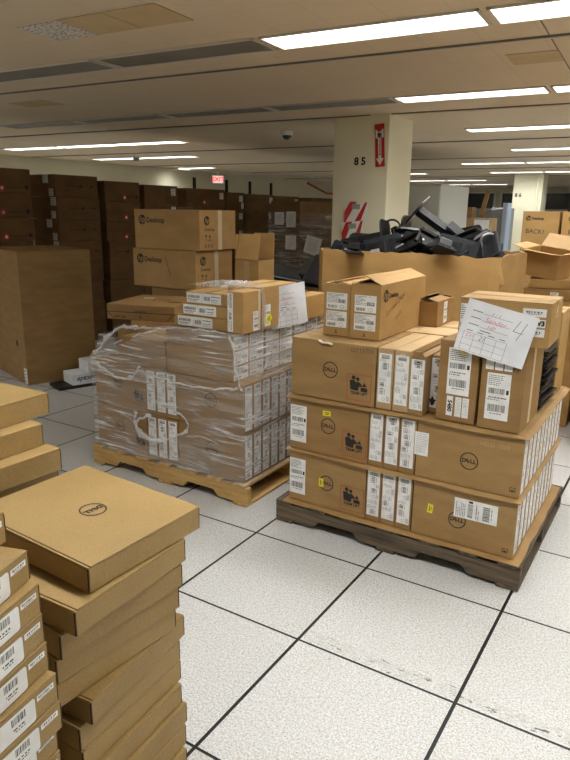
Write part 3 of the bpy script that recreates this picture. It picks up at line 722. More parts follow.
# two narrow boxes, then an open topped one and a set back one
for k, (x0, x1, y, ztop, lab) in enumerate(((-.088, -.008, .82, .985, 'narrow labelled box in the top tier right of the written carton'),
                        (-.006, .072, .82, .985, 'second narrow labelled box in the top tier with a tape strip'),
                        (.142, .205, .90, .965, 'narrow box with black ink blots set back in the top tier'))):
    o, dm = carton(lab, x0, x1, y, y+.44, Z3, ztop, 'card_pale' if k < 2 else 'card', group='narrow labelled boxes of the right load')
    decal(o, 'shipping_label', dm, '-y', 0, .148 if k < 2 else .14, label_me('narrow', 2+k), rot=PI/2, sx=.98)
    if k == 1:
        link('tape_strip', MB().box(-.012, .012, -.2198, -.2188, .20, .27).data('tape_strip', [M['tape_w']]), o)
    if k == 2:
        for (u, v, r) in ((-.018, .055, .014), (.016, .09, .013), (.002, .12, .006)):
            decal(o, 'ink_blot', dm, '-y', u, v, decal_cache(('blot', r), lambda: MB().poly([(r*(1+.4*math.sin(5*a))*math.cos(a), r*(1.3+.4*math.cos(4*a))*math.sin(a), 0) for a in [i*PI/8 for i in range(16)]], (0,0,.0002)).data('ink_blot', [M['ink']])), off=.0015)
def open_carton(label, x0, x1, y0, y1, z0, z1, mat, flaps, yaw=0, group=None, th=.004, tilt=(0,0)):
    """open box: wall panels, floor, four hinged flaps given as (side, length, angle from upright outwards)"""
    w, d, h = x1-x0, y1-y0, z1-z0
    o = empty('open_cardboard_box', ((x0+x1)/2, (y0+y1)/2, z0), label, 'box', yaw, group)
    o.rotation_euler = (tilt[0], tilt[1], yaw)
    b = MB(); b.box(-w/2, w/2, -d/2, d/2, 0, th)
    b.box(-w/2, w/2, -d/2, -d/2+th, th, h).box(-w/2, w/2, d/2-th, d/2, th, h).box(-w/2, -w/2+th, -d/2+th, d/2-th, th, h).box(w/2-th, w/2, -d/2+th, d/2-th, th, h)
    link('box_body', b.data('box_body', [M[mat]]), o)
    for side, ln, ang in flaps:
        a = rad(ang)
        if side in ('-y', '+y'):
            s = -1 if side == '-y' else 1; hinge = Vector((0, s*(d/2), h)); dr = Vector((0, s*math.sin(a), math.cos(a))); hw = w/2-.003; along = Vector((1,0,0))
        else:
            s = -1 if side == '-x' else 1; hinge = Vector((s*(w/2), 0, h)); dr = Vector((s*math.sin(a), 0, math.cos(a))); hw = d/2-.003; along = Vector((0,1,0))
        nrm = along.cross(dr).normalized()
        pts = [hinge - along*hw, hinge + along*hw, hinge + along*(hw-.012) + dr*ln, hinge - along*(hw-.012) + dr*ln]
        pts = [p + dr*.002 for p in pts]
        link('flap', MB().poly(pts, nrm*th).data('flap', [M[mat]]), o)
    return o, (w, d, h)
o, dm = open_carton('narrow open topped box with a bent flap in the top tier at right', .074, .140, .82, 1.25, Z3, Z3+.265, 'card', [('-y', .03, 20), ('-x', .03, -60), ('+x', .03, -75)], group='narrow labelled boxes of the right load')
decal(o, 'shipping_label', dm, '-y', 0, .14, label_me('narrow', 4), rot=PI/2, sx=.98)
# two upright cartons with shipping labels
def lblcard(o, dm, u, v, var, sc=1.0, rot=0): decal(o, 'shipping_label', dm, '-y', u, v, label_me('ship', var), rot=rot, sx=sc, sy=sc)
oE, dm = carton('upright carton with white shipping label and yellow sticker, standing in the top tier', .204, .379, .822, 1.20, Z3, 1.055, 'card_b', yaw=rad(-2))
lblcard(oE, dm, .004, .225, 7, 1.08)
decal(oE, 'sticker', dm, '-y', .022, .322, yst, off=.0022, sx=.9)
for i, (u, tx) in enumerate(((-.026, '5480'), (.012, ''), (.044, ''))):
    d_ = decal(oE, 'strip_label', dm, '-y', u, .070, decal_cache(('strip', i), lambda: MB().box(-.014, .014, -.044, .044, 0, .0003).data('strip_label', [M['label']])))
    if tx: link('printed_number', text_decal('5480', .026, bold=.001), d_, T(0, 0, .0008, -PI/2))
    else: link('printed_text', label_me('info'), d_, T(0, 0, .0005) @ Matrix.Diagonal((.40, .75, 1, 1)))
oF, dm = carton('upright carton with shipping label at the right corner of the top tier', .384, .562, .812, 1.17, Z3, 1.055, 'card_b')
lblcard(oF, dm, -.012, .145, 8, 1.05)
for i, u in enumerate((-.055, -.017, .021)):
    decal(oF, 'strip_label', dm, '-y', u, .292, label_me('info', i), sx=.5, sy=.62)
decal(oF, 'packing_tape', dm, '+x', -.02, .18, decal_cache('ft', lambda: MB().box(-.022, .022, -.17, .17, 0, .0004).data('packing_tape', [M['tape_w']])))
decal(oF, 'handwriting', dm, '-y', .05, .265, text_decal('33', .03, 'pen'), rot=rad(-8))
oG, dm = carton('wide taped carton on top of the two upright ones, paper form on its front', .262, .628, .838, 1.11, 1.060, 1.236, 'card_hp', yaw=rad(1), flaps='x', tape='x')
decal(oG, 'product_label', dm, '-y', -.158, .10, label_me('sheetlabel', 2), sx=.28, sy=1.1)
for v_, tx in ((.140, ''), (.098, 'V3'), (.060, '')):
    d_ = decal(oG, 'product_label', dm, '-y', .118, v_, decal_cache(('gl', v_), lambda: MB().box(-.045, .045, -.016, .016, 0, .0003).data('product_label', [M['label']])))
    if tx: link('printed_number', text_decal('V3', .026, bold=.0015), d_, T(.028, 0, .0008))
    else: link('printed_text', label_me('serial', 1), d_, T(0, 0, .0005) @ Matrix.Diagonal((1.8, 1.6, 1, 1)))
# the form hanging over it
def form(w, h, big):
    b = MB(); nx, ny = 14, 12; P = []; F = []
    bend = lambda u, v: -.014*math.sin(PI*(u+.5))*(.5-v) - .004*math.sin(7*u+3*v) + (.012*(.5+u)**2*(.5-v) if big else .010*(u+.5)**2)
    for j in range(ny+1):
        for i in range(nx+1):
            u, v = i/nx-.5, j/ny-.5; P.append((u*w, bend(u, v), v*h))
    F = [(j*(nx+1)+i, j*(nx+1)+i+1, (j+1)*(nx+1)+i+1, (j+1)*(nx+1)+i) for j in range(ny) for i in range(nx)]
    n = len(P); P2 = P + [(a, c+.0008, d) for a, c, d in P]
    F += [tuple(n+i for i in reversed(f)) for f in F]
    b.add(P2, F, 0)
    def q(u0, u1, v0, v1, m, seg=6):
        for s_ in range(seg):
            a0 = u0 + (u1-u0)*s_/seg; a1 = u0 + (u1-u0)*(s_+1)/seg
            b.add([(a*w, bend(a, v)-.0007, v*h) for a, v in ((a0, v0), (a1, v0), (a1, v1), (a0, v1))], [(0,1,2,3)], m)
    rng = random.Random(5)
    for k, v in enumerate((.30, .17, .04)):
        q(-.40, -.25, v, v+.012, 1); q(-.23, .18, v-.012, v-.007, 2)
    q(-.22, -.06, -.035, -.022, 1)
    for u in (-.40, -.24, -.08, .08): q(u, u+.09, -.085, -.073, 1, 2)
    for v in (-.12, -.24, -.36, -.47): q(-.43, .20, v, v+.004, 2)
    for u in (-.43, -.27, -.11, .05, .20): q(u, u+.004, -.47, -.12, 2, 1)
    def stroke(pts, wd, m):
        for (u0, v0), (u1, v1) in zip(pts[:-1], pts[1:]):
            du, dv = (u1-u0)*w, (v1-v0)*h; l = math.hypot(du, dv) or 1; ou, ov = -dv/l*wd/w, du/l*wd/h
            b.add([(a*w, bend(a, c)-.0012, c*h) for a, c in ((u0-ou, v0-ov), (u1-ou, v1-ov), (u1+ou, v1+ov), (u0+ou, v0+ov))], [(0,1,2,3)], m)
    def pen4():
        stroke([(.285, .36), (.225, .14), (.36, .13)], .0009, 3); stroke([(.375, .34), (.30, -.02)], .0009, 3)
    def txt(s, size, u, v, m, rot=0):
        me = text_me(s, size, .3, -.0003)
        for p in me.polygons: pass
        Mx = Matrix.Translation((u*w, 0, v*h)) @ Matrix.Rotation(rot, 4, 'Y') @ Matrix.Rotation(PI/2, 4, 'X')
        vs = [Mx @ x.co for x in me.vertices]; vs = [(x.x, bend(x.x/w, x.z/h)-.0012, x.z) for x in vs]
        b.add(vs, [tuple(p.vertices) for p in me.polygons], m)
    txt('1 / 1', .018*w/.24, -.06, .325, 3); txt('Sender', .026*w/.24, -.04, .19, 4); txt('HP', .022*w/.24, -.08, .06, 4)
    txt('Dn', .022*w/.24, -.34, -.17, 4); txt('21', .022*w/.24, -.16, -.18, 3)
    if big: pen4()
    return b.data('paper_form', [M['paper'], M['ink'], M['ink2'], M['pen'], M['penred']])
o = link('paper_form', form(.285, .215, True)); o.location = (.430, .800, 1.108); o.rotation_euler = (rad(-4), rad(12), rad(2)); tag(o, 'white form with a handwritten 4 taped over the wide carton at right', 'paper form')
# stacked black trays between the right corner cartons
rngt = random.Random(3)
for i in range(9):
    o = empty('black_tray', (.47 + rngt.uniform(-.01, .012), 1.335 + rngt.uniform(-.008, .008), Z3+.002+i*.032), 'black plastic tray behind the right corner carton, %s from the bottom' % ORD[i], 'tray', rad(rngt.uniform(-4, 4)), 'black trays on the right load')
    link('tray_body', MB().box(-.10, .10, -.13, .13, 0, .022).data('tray_body', [M['plastic']], bevel=.004), o)
    link('rim', MB().box(-.107, .107, -.137, -.13, .014, .024).box(-.107, .107, .13, .137, .014, .024).box(.10, .107, -.13, .13, .014, .024).box(-.107, -.10, -.13, .13, .014, .024).data('rim', [M['plastic_g']]), o)
carton('tall plain carton at the back right corner of the right load', .20, .572, 1.50, 1.735, Z3, 1.12, 'card_hp', tape='x')
# two machine cartons standing on the top tier
def tower_box(label, x0, x1, y0, y1, z0, h, side=False, open_=False, yaw=0):
    o, dm = open_carton(label, x0, x1, y0, y1, z0, z0+h, 'card_hp', [('-x', (x1-x0)*.62, -76 if not side else -70), ('+x', (x1-x0)*.60, -66 if side else -82), ('-y', .05, -84), ('+y', .05, -84)], group='opened cartons on the right load', yaw=yaw)
    decal(o, 'product_label', dm, '-y', 0, .168, label_me('sheetlabel', 3+side), sx=.86, sy=.80)
    decal(o, 'product_label', dm, '-y', 0, .080, label_me('sheetlabel', 5+side), sx=.86, sy=.78)
    decal(o, 'printed_mark', dm, '-y', .0, .022, text_decal('Y', .03), rot=PI)
    return o, dm
tower_box('opened carton with two white labels, left one of the pair on the right load', -.440, -.298, .945, 1.50, .9895, .248)
o, dm = tower_box('opened carton with round logo and handwriting, right one of the pair', -.290, -.135, .935, 1.52, .9895, .256, True)
decal(o, 'printed_logo', dm, '+x', -.235, .205, hp_logo(.030, True, .032))
decal(o, 'handwriting', dm, '+x', -.115, .155, text_decal('Scanned 24 pk', .042, 'pen', .25), rot=rad(20))
decal(o, 'handwriting', dm, '+x', -.08, .095, text_decal('reset', .042, 'pen', .25), rot=rad(24))
# the small box by them
o, dm = open_carton('small open box with a white label standing behind on the right load', -.165, -.035, 1.45, 1.72, .9895, 1.12, 'card_b', [('-x', .07, -62), ('+x', .06, -78), ('+y', .06, -70)], yaw=rad(0))
decal(o, 'product_label', dm, '+x', -.01, .068, label_me('ship', 9), sx=.6, sy=.6, rot=rad(4))
# support under it: taped low cartons filling the back of the top tier
for i, (x0, x1, y0, y1) in enumerate(((-.54, -.10, 1.26, 1.72), (-.098, .19, 1.27, 1.74))):
    carton(['pale carton top filling the back left of the top tier at right', 'pale carton top filling the back middle of the top tier at right'][i], x0, x1, y0, y1, Z3, .984, 'card_pale', flaps='x', tape='x')
# ================================================================== LEFT LOAD (film wrapped)
ZL = PZ + .003
tiersL = [(ZL, ZL+.277), (ZL+.281, ZL+.558)]
for t, (z0, z1) in enumerate(tiersL):
    for k in range(11):
        y = .835 + k*.0865
        lab = 'film-wrapped carton with round logo, %s of the left load, front left' % tn[t] if k == 0 else 'cartons hidden behind the front left ones under the film'
        o, dm = carton(lab, -1.975, -1.552, y, y+.0865, z0, z1, 'card_b', group='large cartons of the left load, left block')
        if k == 0:
            decal(o, 'printed_logo', dm, '-y', -.01, .16, dell_logo(.036)); decal(o, 'lifting_symbol', dm, '-y', .155, .09, team_lift(), sx=.8, sy=.8)
    for r in range(2):
        for k in range(3):
            x = -1.550 + k*.0795; y = .835 + r*.475
            lab = 'film-wrapped narrow box end, %s of three, %s at left' % (['left', 'middle', 'right'][k], tn[t]) if r == 0 else 'narrow boxes hidden in the second row of the left load'
            o, dm = carton(lab, x, x+.0795, y, y+.47, z0, z1, 'card_b', group='narrow labelled boxes of the left load')
            if r == 0: decal(o, 'shipping_label', dm, '-y', 0, .145, label_me('narrow', (k+1+t) % 6), rot=PI/2)
    for k in range(11):
        y = .835 + k*.0865
        lab = 'film-wrapped carton with round logo, %s of the left load, front right' % tn[t] if k == 0 else 'film-wrapped labelled box end, %s at left, %s from the front corner' % (tn[t], ORD[k])
        o, dm = carton(lab, -1.309, -.845, y, y+.0865, z0, z1, 'card_b', group='large cartons of the left load, right block')
        decal(o, 'shipping_label', dm, '+x', 0, .14, label_me('narrow', (k*2+t) % 6), rot=PI/2, sx=1.05, sy=1.02)
        if k == 0: decal(o, 'printed_logo', dm, '-y', .01, .16, dell_logo())
# flat boxes of the upper tier
Z4 = ZL + .561
FH = .0835
for c, (x0, x1, y0, y1, n, nm) in enumerate(((-1.385, -.92, .838, 1.14, 3, 'front right'), (-1.385, -.92, 1.145, 1.45, 3, 'middle right'), (-1.385, -.92, 1.455, 1.76, 3, 'back right'), (-1.73, -1.39, .838, 1.0, 2, 'front left'), (-1.965, -1.50, 1.03, 1.74, 2, 'back left'))):
    for k in range(n):
        o, dm = carton('film-wrapped flat box, %s pile of the upper tier, %s from the bottom' % (nm, ORD[k]), x0, x1, y0, y1, Z4+k*FH, Z4+(k+1)*FH-.001, 'card_b', group='flat boxes of the upper tier at left')
        if c < 3: 
            for s in (-1, 1): decal(o, 'shipping_label', dm, '+x', s*.073, FH/2, label_me('sheetlabel', (k+c) % 4), sx=1.02, sy=.72)
ZT = Z4 + 3*FH + .010      # .946 the top of the upper tier + film

# small white labelled boxes lying on top
for k, (x0, yw) in enumerate(((-1.345, 0), (-1.302, -1), (-1.280, 1))):
    o, dm = carton('small flat box with white label end, %s of three on the wrapped load' % ['bottom', 'middle', 'top'][k], x0, -.985, .885+.004*k, 1.25, ZT+.066*k, ZT+.066*(k+1)-.001, 'card_hp', yaw=rad(yw), group='flat boxes with white ends', tape='y')
    decal(o, 'product_label', dm, '-y', -dm[0]/2+.135 if k == 0 else -dm[0]/2+.125, .033, label_me('end', k), sx=.90 if k == 0 else .86, sy=.95)
oN, dm = carton('upright box with tall white label at the front of the film-wrapped load', -.976, -.872, .868, 1.03, ZT, ZT+.222, 'card_hp')
decal(oN, 'product_label', dm, '-y', -.030, .11, label_me('end', 5), rot=-PI/2, sx=.76, sy=.62)
decal(oN, 'product_label', dm, '+x', .045, .058, label_me('ship', 11), sx=.72, sy=.55)
decal(oN, 'packing_tape', dm, '+x', .068, .115, decal_cache('nt', lambda: MB().box(-.011, .011, -.105, .105, 0, .0004).data('packing_tape', [M['tape_w']])), off=.002)
oN2, dm = carton('taller box behind the upright one, paper form hanging on its side', -1.10, -.868, 1.036, 1.40, ZT, ZT+.226, 'card_hp', flaps='y', tape='y')
decal(oN2, 'product_label', dm, '+x', -.125, .075, label_me('ship', 12), sx=.62, sy=.62)
decal(oN2, 'sticker', dm, '+x', -.115, .055, yst, rot=rad(40), off=.003, sx=1.2, sy=1.6)
o = link('paper_form', form(.235, .235, False)); o.location = (-.838, 1.262, ZT+.112); o.rotation_euler = (rad(2), rad(-7), rad(58)); tag(o, 'white creased form hanging on the box at the right edge of the wrapped load', 'paper form')
for k in range(2):
    carton('small tan box at the back edge of the wrapped load, %s one of two' % ['lower', 'upper'][k], -.965, -.85, 1.47, 1.73, ZT+.07*k, ZT+.07*k+.069, 'card_hp', group='small tan boxes at the back edge')
# keyboard sized flat cartons at the back left
KZ = Z4 + 2*FH
o, dm = carton('crumpled low carton squeezed under the wide flat one', -1.93, -1.55, 1.10, 1.50, KZ+.004, KZ+.045, 'card_hp', yaw=rad(14))
oK, dm = carton('wide flat brown carton with black prints on its lid, left on the wrapped load', -2.115, -1.645, 1.075, 1.555, KZ+.046, KZ+.142, 'card_b', yaw=rad(16), flaps=None)
w, d, h = dm
link('lid_seam', MB().box(-w/2-.0012, w/2+.0012, -d/2-.0012, d/2+.0012, h*.48, h*.52).data('lid_seam', [M['card_edge']]), oK)
for s in (-1, 1):
    link('corner_fold', MB().poly([(s*(w/2-.055), -d/2-.0012, .004), (s*(w/2-.050), -d/2-.0012, .004), (s*(w/2-.006), -d/2-.0012, h*.46), (s*(w/2-.011), -d/2-.0012, h*.46)], (0, .001, 0)).data('corner_fold', [M['card_edge']]), oK)
decal(oK, 'printed_text', dm, '-y', 0, .052, text_decal('MONITOR', .016)); decal(oK, 'printed_text', dm, '-y', -.14, .018, text_decal('90W  LED', .018))
decal(oK, 'printed_mark', dm, '-y', .0, .020, text_decal('V', .03))
decal(oK, 'printed_logo', dm, '+z', .02, .02, decal_cache('kring', lambda: MB().ring(0, 0, .05, .056, 0).mesh(text_me('LED', .03), T(0, 0)).data('printed_logo', [M['ink']])))
decal(oK, 'lifting_symbol', dm, '+z', .14, -.05, decal_cache('ksym', lambda: MB().rect(0, 0, .05, .03, 0).disc(.04, .01, .016, 0).disc(-.035, .005, .014, 0).rect(.03, -.012, .04, .014, 0).data('lifting_symbol', [M['ink']])))
decal(oK, 'white_sticker', dm, '+z', -.10, .08, decal_cache('kst', lambda: MB().box(-.035, .035, -.014, .014, 0, .0004).data('white_sticker', [M['paper']])), rot=rad(10))

# ---- the stretch film around it
def smooth(t): t = max(0, min(1, t)); return t*t*(3-2*t)
FX0, FX1, FY0, FY1 = -1.995, -.822, .812, 1.803
def film_path(n=220):
    """closed rounded rectangle, starting at the front left corner"""
    r = .025; pts = []; segs = [((FX0+r, FY0), (FX1-r, FY0), (0,-1)), ((FX1, FY0+r), (FX1, FY1-r), (1,0)), ((FX1-r, FY1), (FX0+r, FY1), (0,1)), ((FX0, FY1-r), (FX0, FY0+r), (-1,0))]
    for k, (a, b_, nn) in enumerate(segs):
        m = int(n*(Vector(b_)-Vector(a)).length/4.3)
        for i in range(m+1): t = i/m; pts.append((a[0]+(b_[0]-a[0])*t, a[1]+(b_[1]-a[1])*t, nn))
        c = [(FX1-r, FY0+r), (FX1-r, FY1-r), (FX0+r, FY1-r), (FX0+r, FY0+r)][k]; a0 = -90 + 90*k
        for q in (22, 45, 67): pts.append((c[0]+r*math.cos(rad(a0+q)), c[1]+r*math.sin(rad(a0+q)), (math.cos(rad(a0+q)), math.sin(rad(a0+q)))))
    return pts
path = film_path(); NP = len(path)
zs = [ZL-.004 + (.692-ZL)*i/26 for i in range(27)]
verts = []; faces = []
def wrinkle(p, z, s=1): 
    return .0045*s*(noise.noise(Vector((p[0]*5+p[1]*5, z*22 + p[0]*3, 1.3))) + .5*noise.noise(Vector((p[0]*14, p[1]*14, z*50))))
for j, z in enumerate(zs):
    for (x, y, n) in path:
        d = wrinkle((x, y), z); verts.append((x + n[0]*d, y + n[1]*d, z))
for j in range(len(zs)-1):
    for i in range(NP):
        q = j*NP+i; q2 = j*NP+(i+1) % NP
        cx = sum(verts[k][0] for k in (q, q2, q+NP, q2+NP))/4; cz = (zs[j]+zs[j+1])/2; cy = verts[q][1]
        if cy < FY0+.02:      # the torn hole in the front
            e = ((cx + 1.405)/(.205))**2 + ((cz - .362 - .04*math.sin(cx*9))/.088)**2
            if e < 1: continue
        faces.append((q, q2, q2+NP, q+NP))
# upper part draping over the upper tier
base = (len(zs)-1)*NP; NR = 12
def top_target(x, y):
    tx = max(-1.97, min(-.895, x)); ty = max(.828, min(1.77, y))
    if y < FY0+.05: tx = -1.80 + (x-FX0)*(.90)/(FX1-FX0)
    if y < FY0+.05: return tx, ty, (.79 + (ZT-.002-.79)*smooth((tx+1.80)/.42))
    zt = ZT-.002
    if x < -1.6: zt = KZ + .004 - (0 if y > 1.0 else .03)
    return tx, ty, zt
top_rows = []
for j in range(1, NR+1):
    t = j/NR; row = []
    for (x, y, n) in path:
        tx, ty, tz = top_target(x, y)
        bulge = .012*math.sin(PI*t)*(1 if y < FY0+.05 or x > -1 else .3)
        ss = t**.8 if j < NR else 1
        px_, py_ = x + (tx-x)*smooth(t) , y + (ty-y)*smooth(t); pz = .688 + (tz-.688)*ss
        d = wrinkle((px_, py_), pz, 1.6) + bulge
        row.append(len(verts)); verts.append((px_ + n[0]*d, py_ + n[1]*d, pz))
    top_rows.append(row)
prev = [base+i for i in range(NP)]
for row in top_rows:
    for i in range(NP): faces.append((prev[i], prev[(i+1) % NP], row[(i+1) % NP], row[i]))
    prev = row
# a collar folded in over the top
for t in (.33, .66, 1.0):
    row = []
    for k, i in enumerate(prev if t == .33 else collar0):
        x, y, z = verts[top_rows[-1][k]]
        cx, cy = max(-1.2, min(-1.1, x)), max(1.1, min(1.5, y)); L_ = math.hypot(cx-x, cy-y) or 1
        row.append(len(verts)); verts.append((x + (cx-x)/L_*.05*t, y + (cy-y)/L_*.05*t, z + .004 + .004*noise.noise(Vector((x*9, y*9, t)))))
    src = prev if t == .33 else collar0
    for i in range(NP): faces.append((src[i], src[(i+1) % NP], row[(i+1) % NP], row[i]))
    collar0 = row
o = link('stretch_film', MB().add(verts, faces).data('stretch_film', [M['film']], smooth=True))
tag(o, 'clear wrinkled stretch film wrapped round the left pallet load, torn open in front', 'plastic film')
film = o
# rolled edges of the film: round the tear, the drooping second layer, the bright fold
def rope(pts, r0, name, seed, flat=.5):
    P = []
    n = 6
    for i in range(len(pts)-1):
        for k in range(n):
            t = k/n; a, b_ = Vector(pts[i]), Vector(pts[i+1]); p = a.lerp(b_, t)
            p += Vector((noise.noise(p*30+Vector((seed,0,0))), .3*noise.noise(p*20), noise.noise(p*34+Vector((0,seed,0)))))*.012
            P.append(p)
    P.append(Vector(pts[-1])); R_ = [r0*(.15+1.0*abs(noise.noise(p*25+Vector((seed, 3, 0)))))+.0006 for p in P]
    return link(name, MB().tube(P, R_, n=7, flatten=flat).data(name, [M['film_d']], smooth=True), film)
yf = .800
tear = []
for i in range(17):
    a = PI*.62 + 2*PI*i/16*.86; tear.append((-1.405 + .205*math.cos(a), yf-.004, .362 + .088*math.sin(a) + .04*math.sin((-1.405+.205*math.cos(a))*9)))
rope(tear, .019, 'torn_film_edge', 1)
rope([(-1.60, yf, .42), (-1.625, yf, .36), (-1.59, yf-.004, .31), (-1.52, yf-.006, .275), (-1.44, yf, .262), (-1.40, yf, .268)], .034, 'torn_film_edge', 7)
rope([(-1.62, yf, .345), (-1.68, yf, .375), (-1.74, yf, .385)], .005, 'torn_film_strand', 9)
rope([(-1.22, yf, .33), (-1.12, yf, .36), (-1.0, yf, .34)], .004, 'torn_film_strand', 11)
rope([(-1.965, yf+.005, .668), (-1.90, yf, .66), (-1.82, yf, .625), (-1.73, yf, .597), (-1.68, yf, .600), (-1.63, yf, .622), (-1.58, yf, .66), (-1.55, yf-.002, .70)], .020, 'drooping_film_edge', 3)
rope([(-1.58, yf, .672), (-1.45, yf, .655), (-1.32, yf, .640), (-1.18, yf, .638), (-1.05, yf, .640), (-.95, yf, .655), (-.86, yf, .675)], .013, 'film_fold', 4)
rope([(-1.55, yf, .64), (-1.40, yf, .628), (-1.2, yf, .618), (-1.05, yf, .62)], .004, 'film_fold', 14)
rope([(-.835, .80, .66), (-.86, .80, .72), (-.875, .805, .80), (-.89, .81, .87), (-.93, .83, .945)], .018, 'film_fold', 5)
rope([(-.815, .95, .72), (-.83, 1.05, .80), (-.87, 1.12, .90), (-.885, 1.15, .95)], .006, 'film_fold', 6)
rope([(-1.98, .84, .70), (-1.93, .90, .80), (-1.88, .98, .868), (-1.75, 1.0, .875), (-1.6, .99, .885)], .024, 'bunched_film', 8)
rope([(-1.8, .85, .80), (-1.62, .84, .862), (-1.45, .835, .92), (-1.30, .83, .945), (-1.1, .83, .952), (-.96, .83, .95)], .012, 'film_fold', 15)
# bunched sheet of film lying over the little boxes
def bunch(cx, cy, w, d, z, seed, amp, name):
    nx, ny = 40, 26; P = []; F = []
    for j in range(ny+1):
        for i in range(nx+1):
            u, v = i/nx-.5, j/ny-.5; k = max(0, 1-(2*u)**2)*max(0, 1-(2*v)**2)
            q = Vector((u*9, v*7, seed)); P.append((cx+u*w*(1+.1*noise.noise(q)), cy+v*d*(1+.1*noise.noise(q*1.3)), z + amp*(.25+abs(noise.noise(q*1.6)))*k + .006*abs(noise.noise(q*4)) + .001))
    F = [(j*(nx+1)+i, j*(nx+1)+i+1, (j+1)*(nx+1)+i+1, (j+1)*(nx+1)+i) for j in range(ny) for i in range(nx) if abs(noise.noise(Vector((i*.3, j*.3, seed)))) < .62]
    return link(name, MB().add(P, F).data(name, [M['film']], smooth=True), film)
bunch(-1.10, 1.05, .34, .30, ZT+.23, 2, .03, 'bunched_film')
bunch(-1.12, 1.22, .30, .20, ZT+.20, 6, .05, 'bunched_film')
rope([(-.868, 1.03, ZT+.225), (-.862, 1.04, ZT+.15), (-.860, 1.035, ZT+.06), (-.862, 1.03, ZT)], .007, 'film_strand', 21)
rope([(-.99, .95, ZT+.23), (-.93, 1.0, ZT+.235), (-.87, 1.05, ZT+.23), (-.862, 1.07, ZT+.10), (-.86, 1.06, ZT+.01)], .006, 'film_strand', 22)

# ================================================================== REAR LOAD at left
pB = pallet(-2.55, 1.87, 'pine pallet behind the wrapped load, under two big plain cartons', D2=.7)
carton('big plain carton under the stacked machine cartons behind the wrapped load', -2.48, -1.80, 1.90, 2.55, PZ, .985, 'card_b', flaps='x', tape='x')
carton('big plain carton behind the wrapped load, under the open box', -1.78, -1.42, 1.90, 2.50, PZ, .985, 'card_b')
def icons():
    b = MB()
    b.disc(-.03, .03, .009, 0); b.rect(-.03, .012, .004, .02, 0); b.rect(-.03, .002, .016, .004, 0)
    b.flat([(.00,.02,0),(.012,.04,0),(.024,.02,0)][::-1]); b.rect(.012, .01, .006, .024, 0); b.rect(.012, -.003, .024, .004, 0)
    for i, x in enumerate((-.035, .0, .035)):
        b.rect(x, -.035, .022, .005, 0); b.rect(x, -.05, .022, .004, 0); b.rect(x-.008+i*.008, -.042, .006, .018, 0)
    return b.data('handling_symbols', [M['ink']])
ic = icons()
def machine_box(label, x0, y0, z0, h, yaw=0, w=.64, d=.44):
    o, dm = carton(label, x0, x0+w, y0, y0+d, z0, z0+h, 'card_hp', yaw=yaw, group='machine cartons stacked behind the wrapped load', flaps='x', tape='x')
    decal(o, 'printed_logo', dm, '-y', -w/2+.082, h-.072, hp_logo(.036, True, .052))
    decal(o, 'printed_logo', dm, '+x', -d/2+.085, h-.072, hp_logo(.034, False))
    decal(o, 'printed_text', dm, '+x', -d/2+.115, h-.135, text_decal('Desktop', .034))
    decal(o, 'handling_symbols', dm, '+x', -d/2+.105, .075, ic)
    decal(o, 'packing_tape', dm, '+x', .02, h/2, decal_cache(('mt', round(h,3)), lambda: MB().box(-.024, .024, -h/2, h/2, 0, .0005).data('packing_tape', [M['tape_w']])), off=.002)
    return o, dm
machine_box('lower tan machine carton with round logo behind the wrapped load', -2.655, 1.885, .992, .283, rad(-1))
b_ = [o for o in bpy.data.objects if o.get('label', '').startswith('lower tan machine')][0]
link('scratch', MB().poly([(.02,-.2212,.245),(.024,-.2212,.243),(.05,-.2212,.16),(.075,-.2212,.10),(.071,-.2212,.10),(.045,-.2212,.165)], (0,.0005,0)).data('scratch', [M['ink2']]), b_)
machine_box('upper tan machine carton with round logo, topmost behind the wrapped load', -2.625, 1.89, 1.281, .286)
o, dm = open_carton('open brown box with a raised flap beside the machine cartons', -1.715, -1.50, 1.95, 2.13, .987, 1.235, 'card_hp', [('-y', .18, -14), ('-x', .17, 2), ('+y', .18, 8)], yaw=rad(-4))
decal(o, 'packing_tape', dm, '-y', 0, .12, decal_cache('ot', lambda: MB().box(-.024, .024, -.12, .12, 0, .0005).data('packing_tape', [M['tape']])))

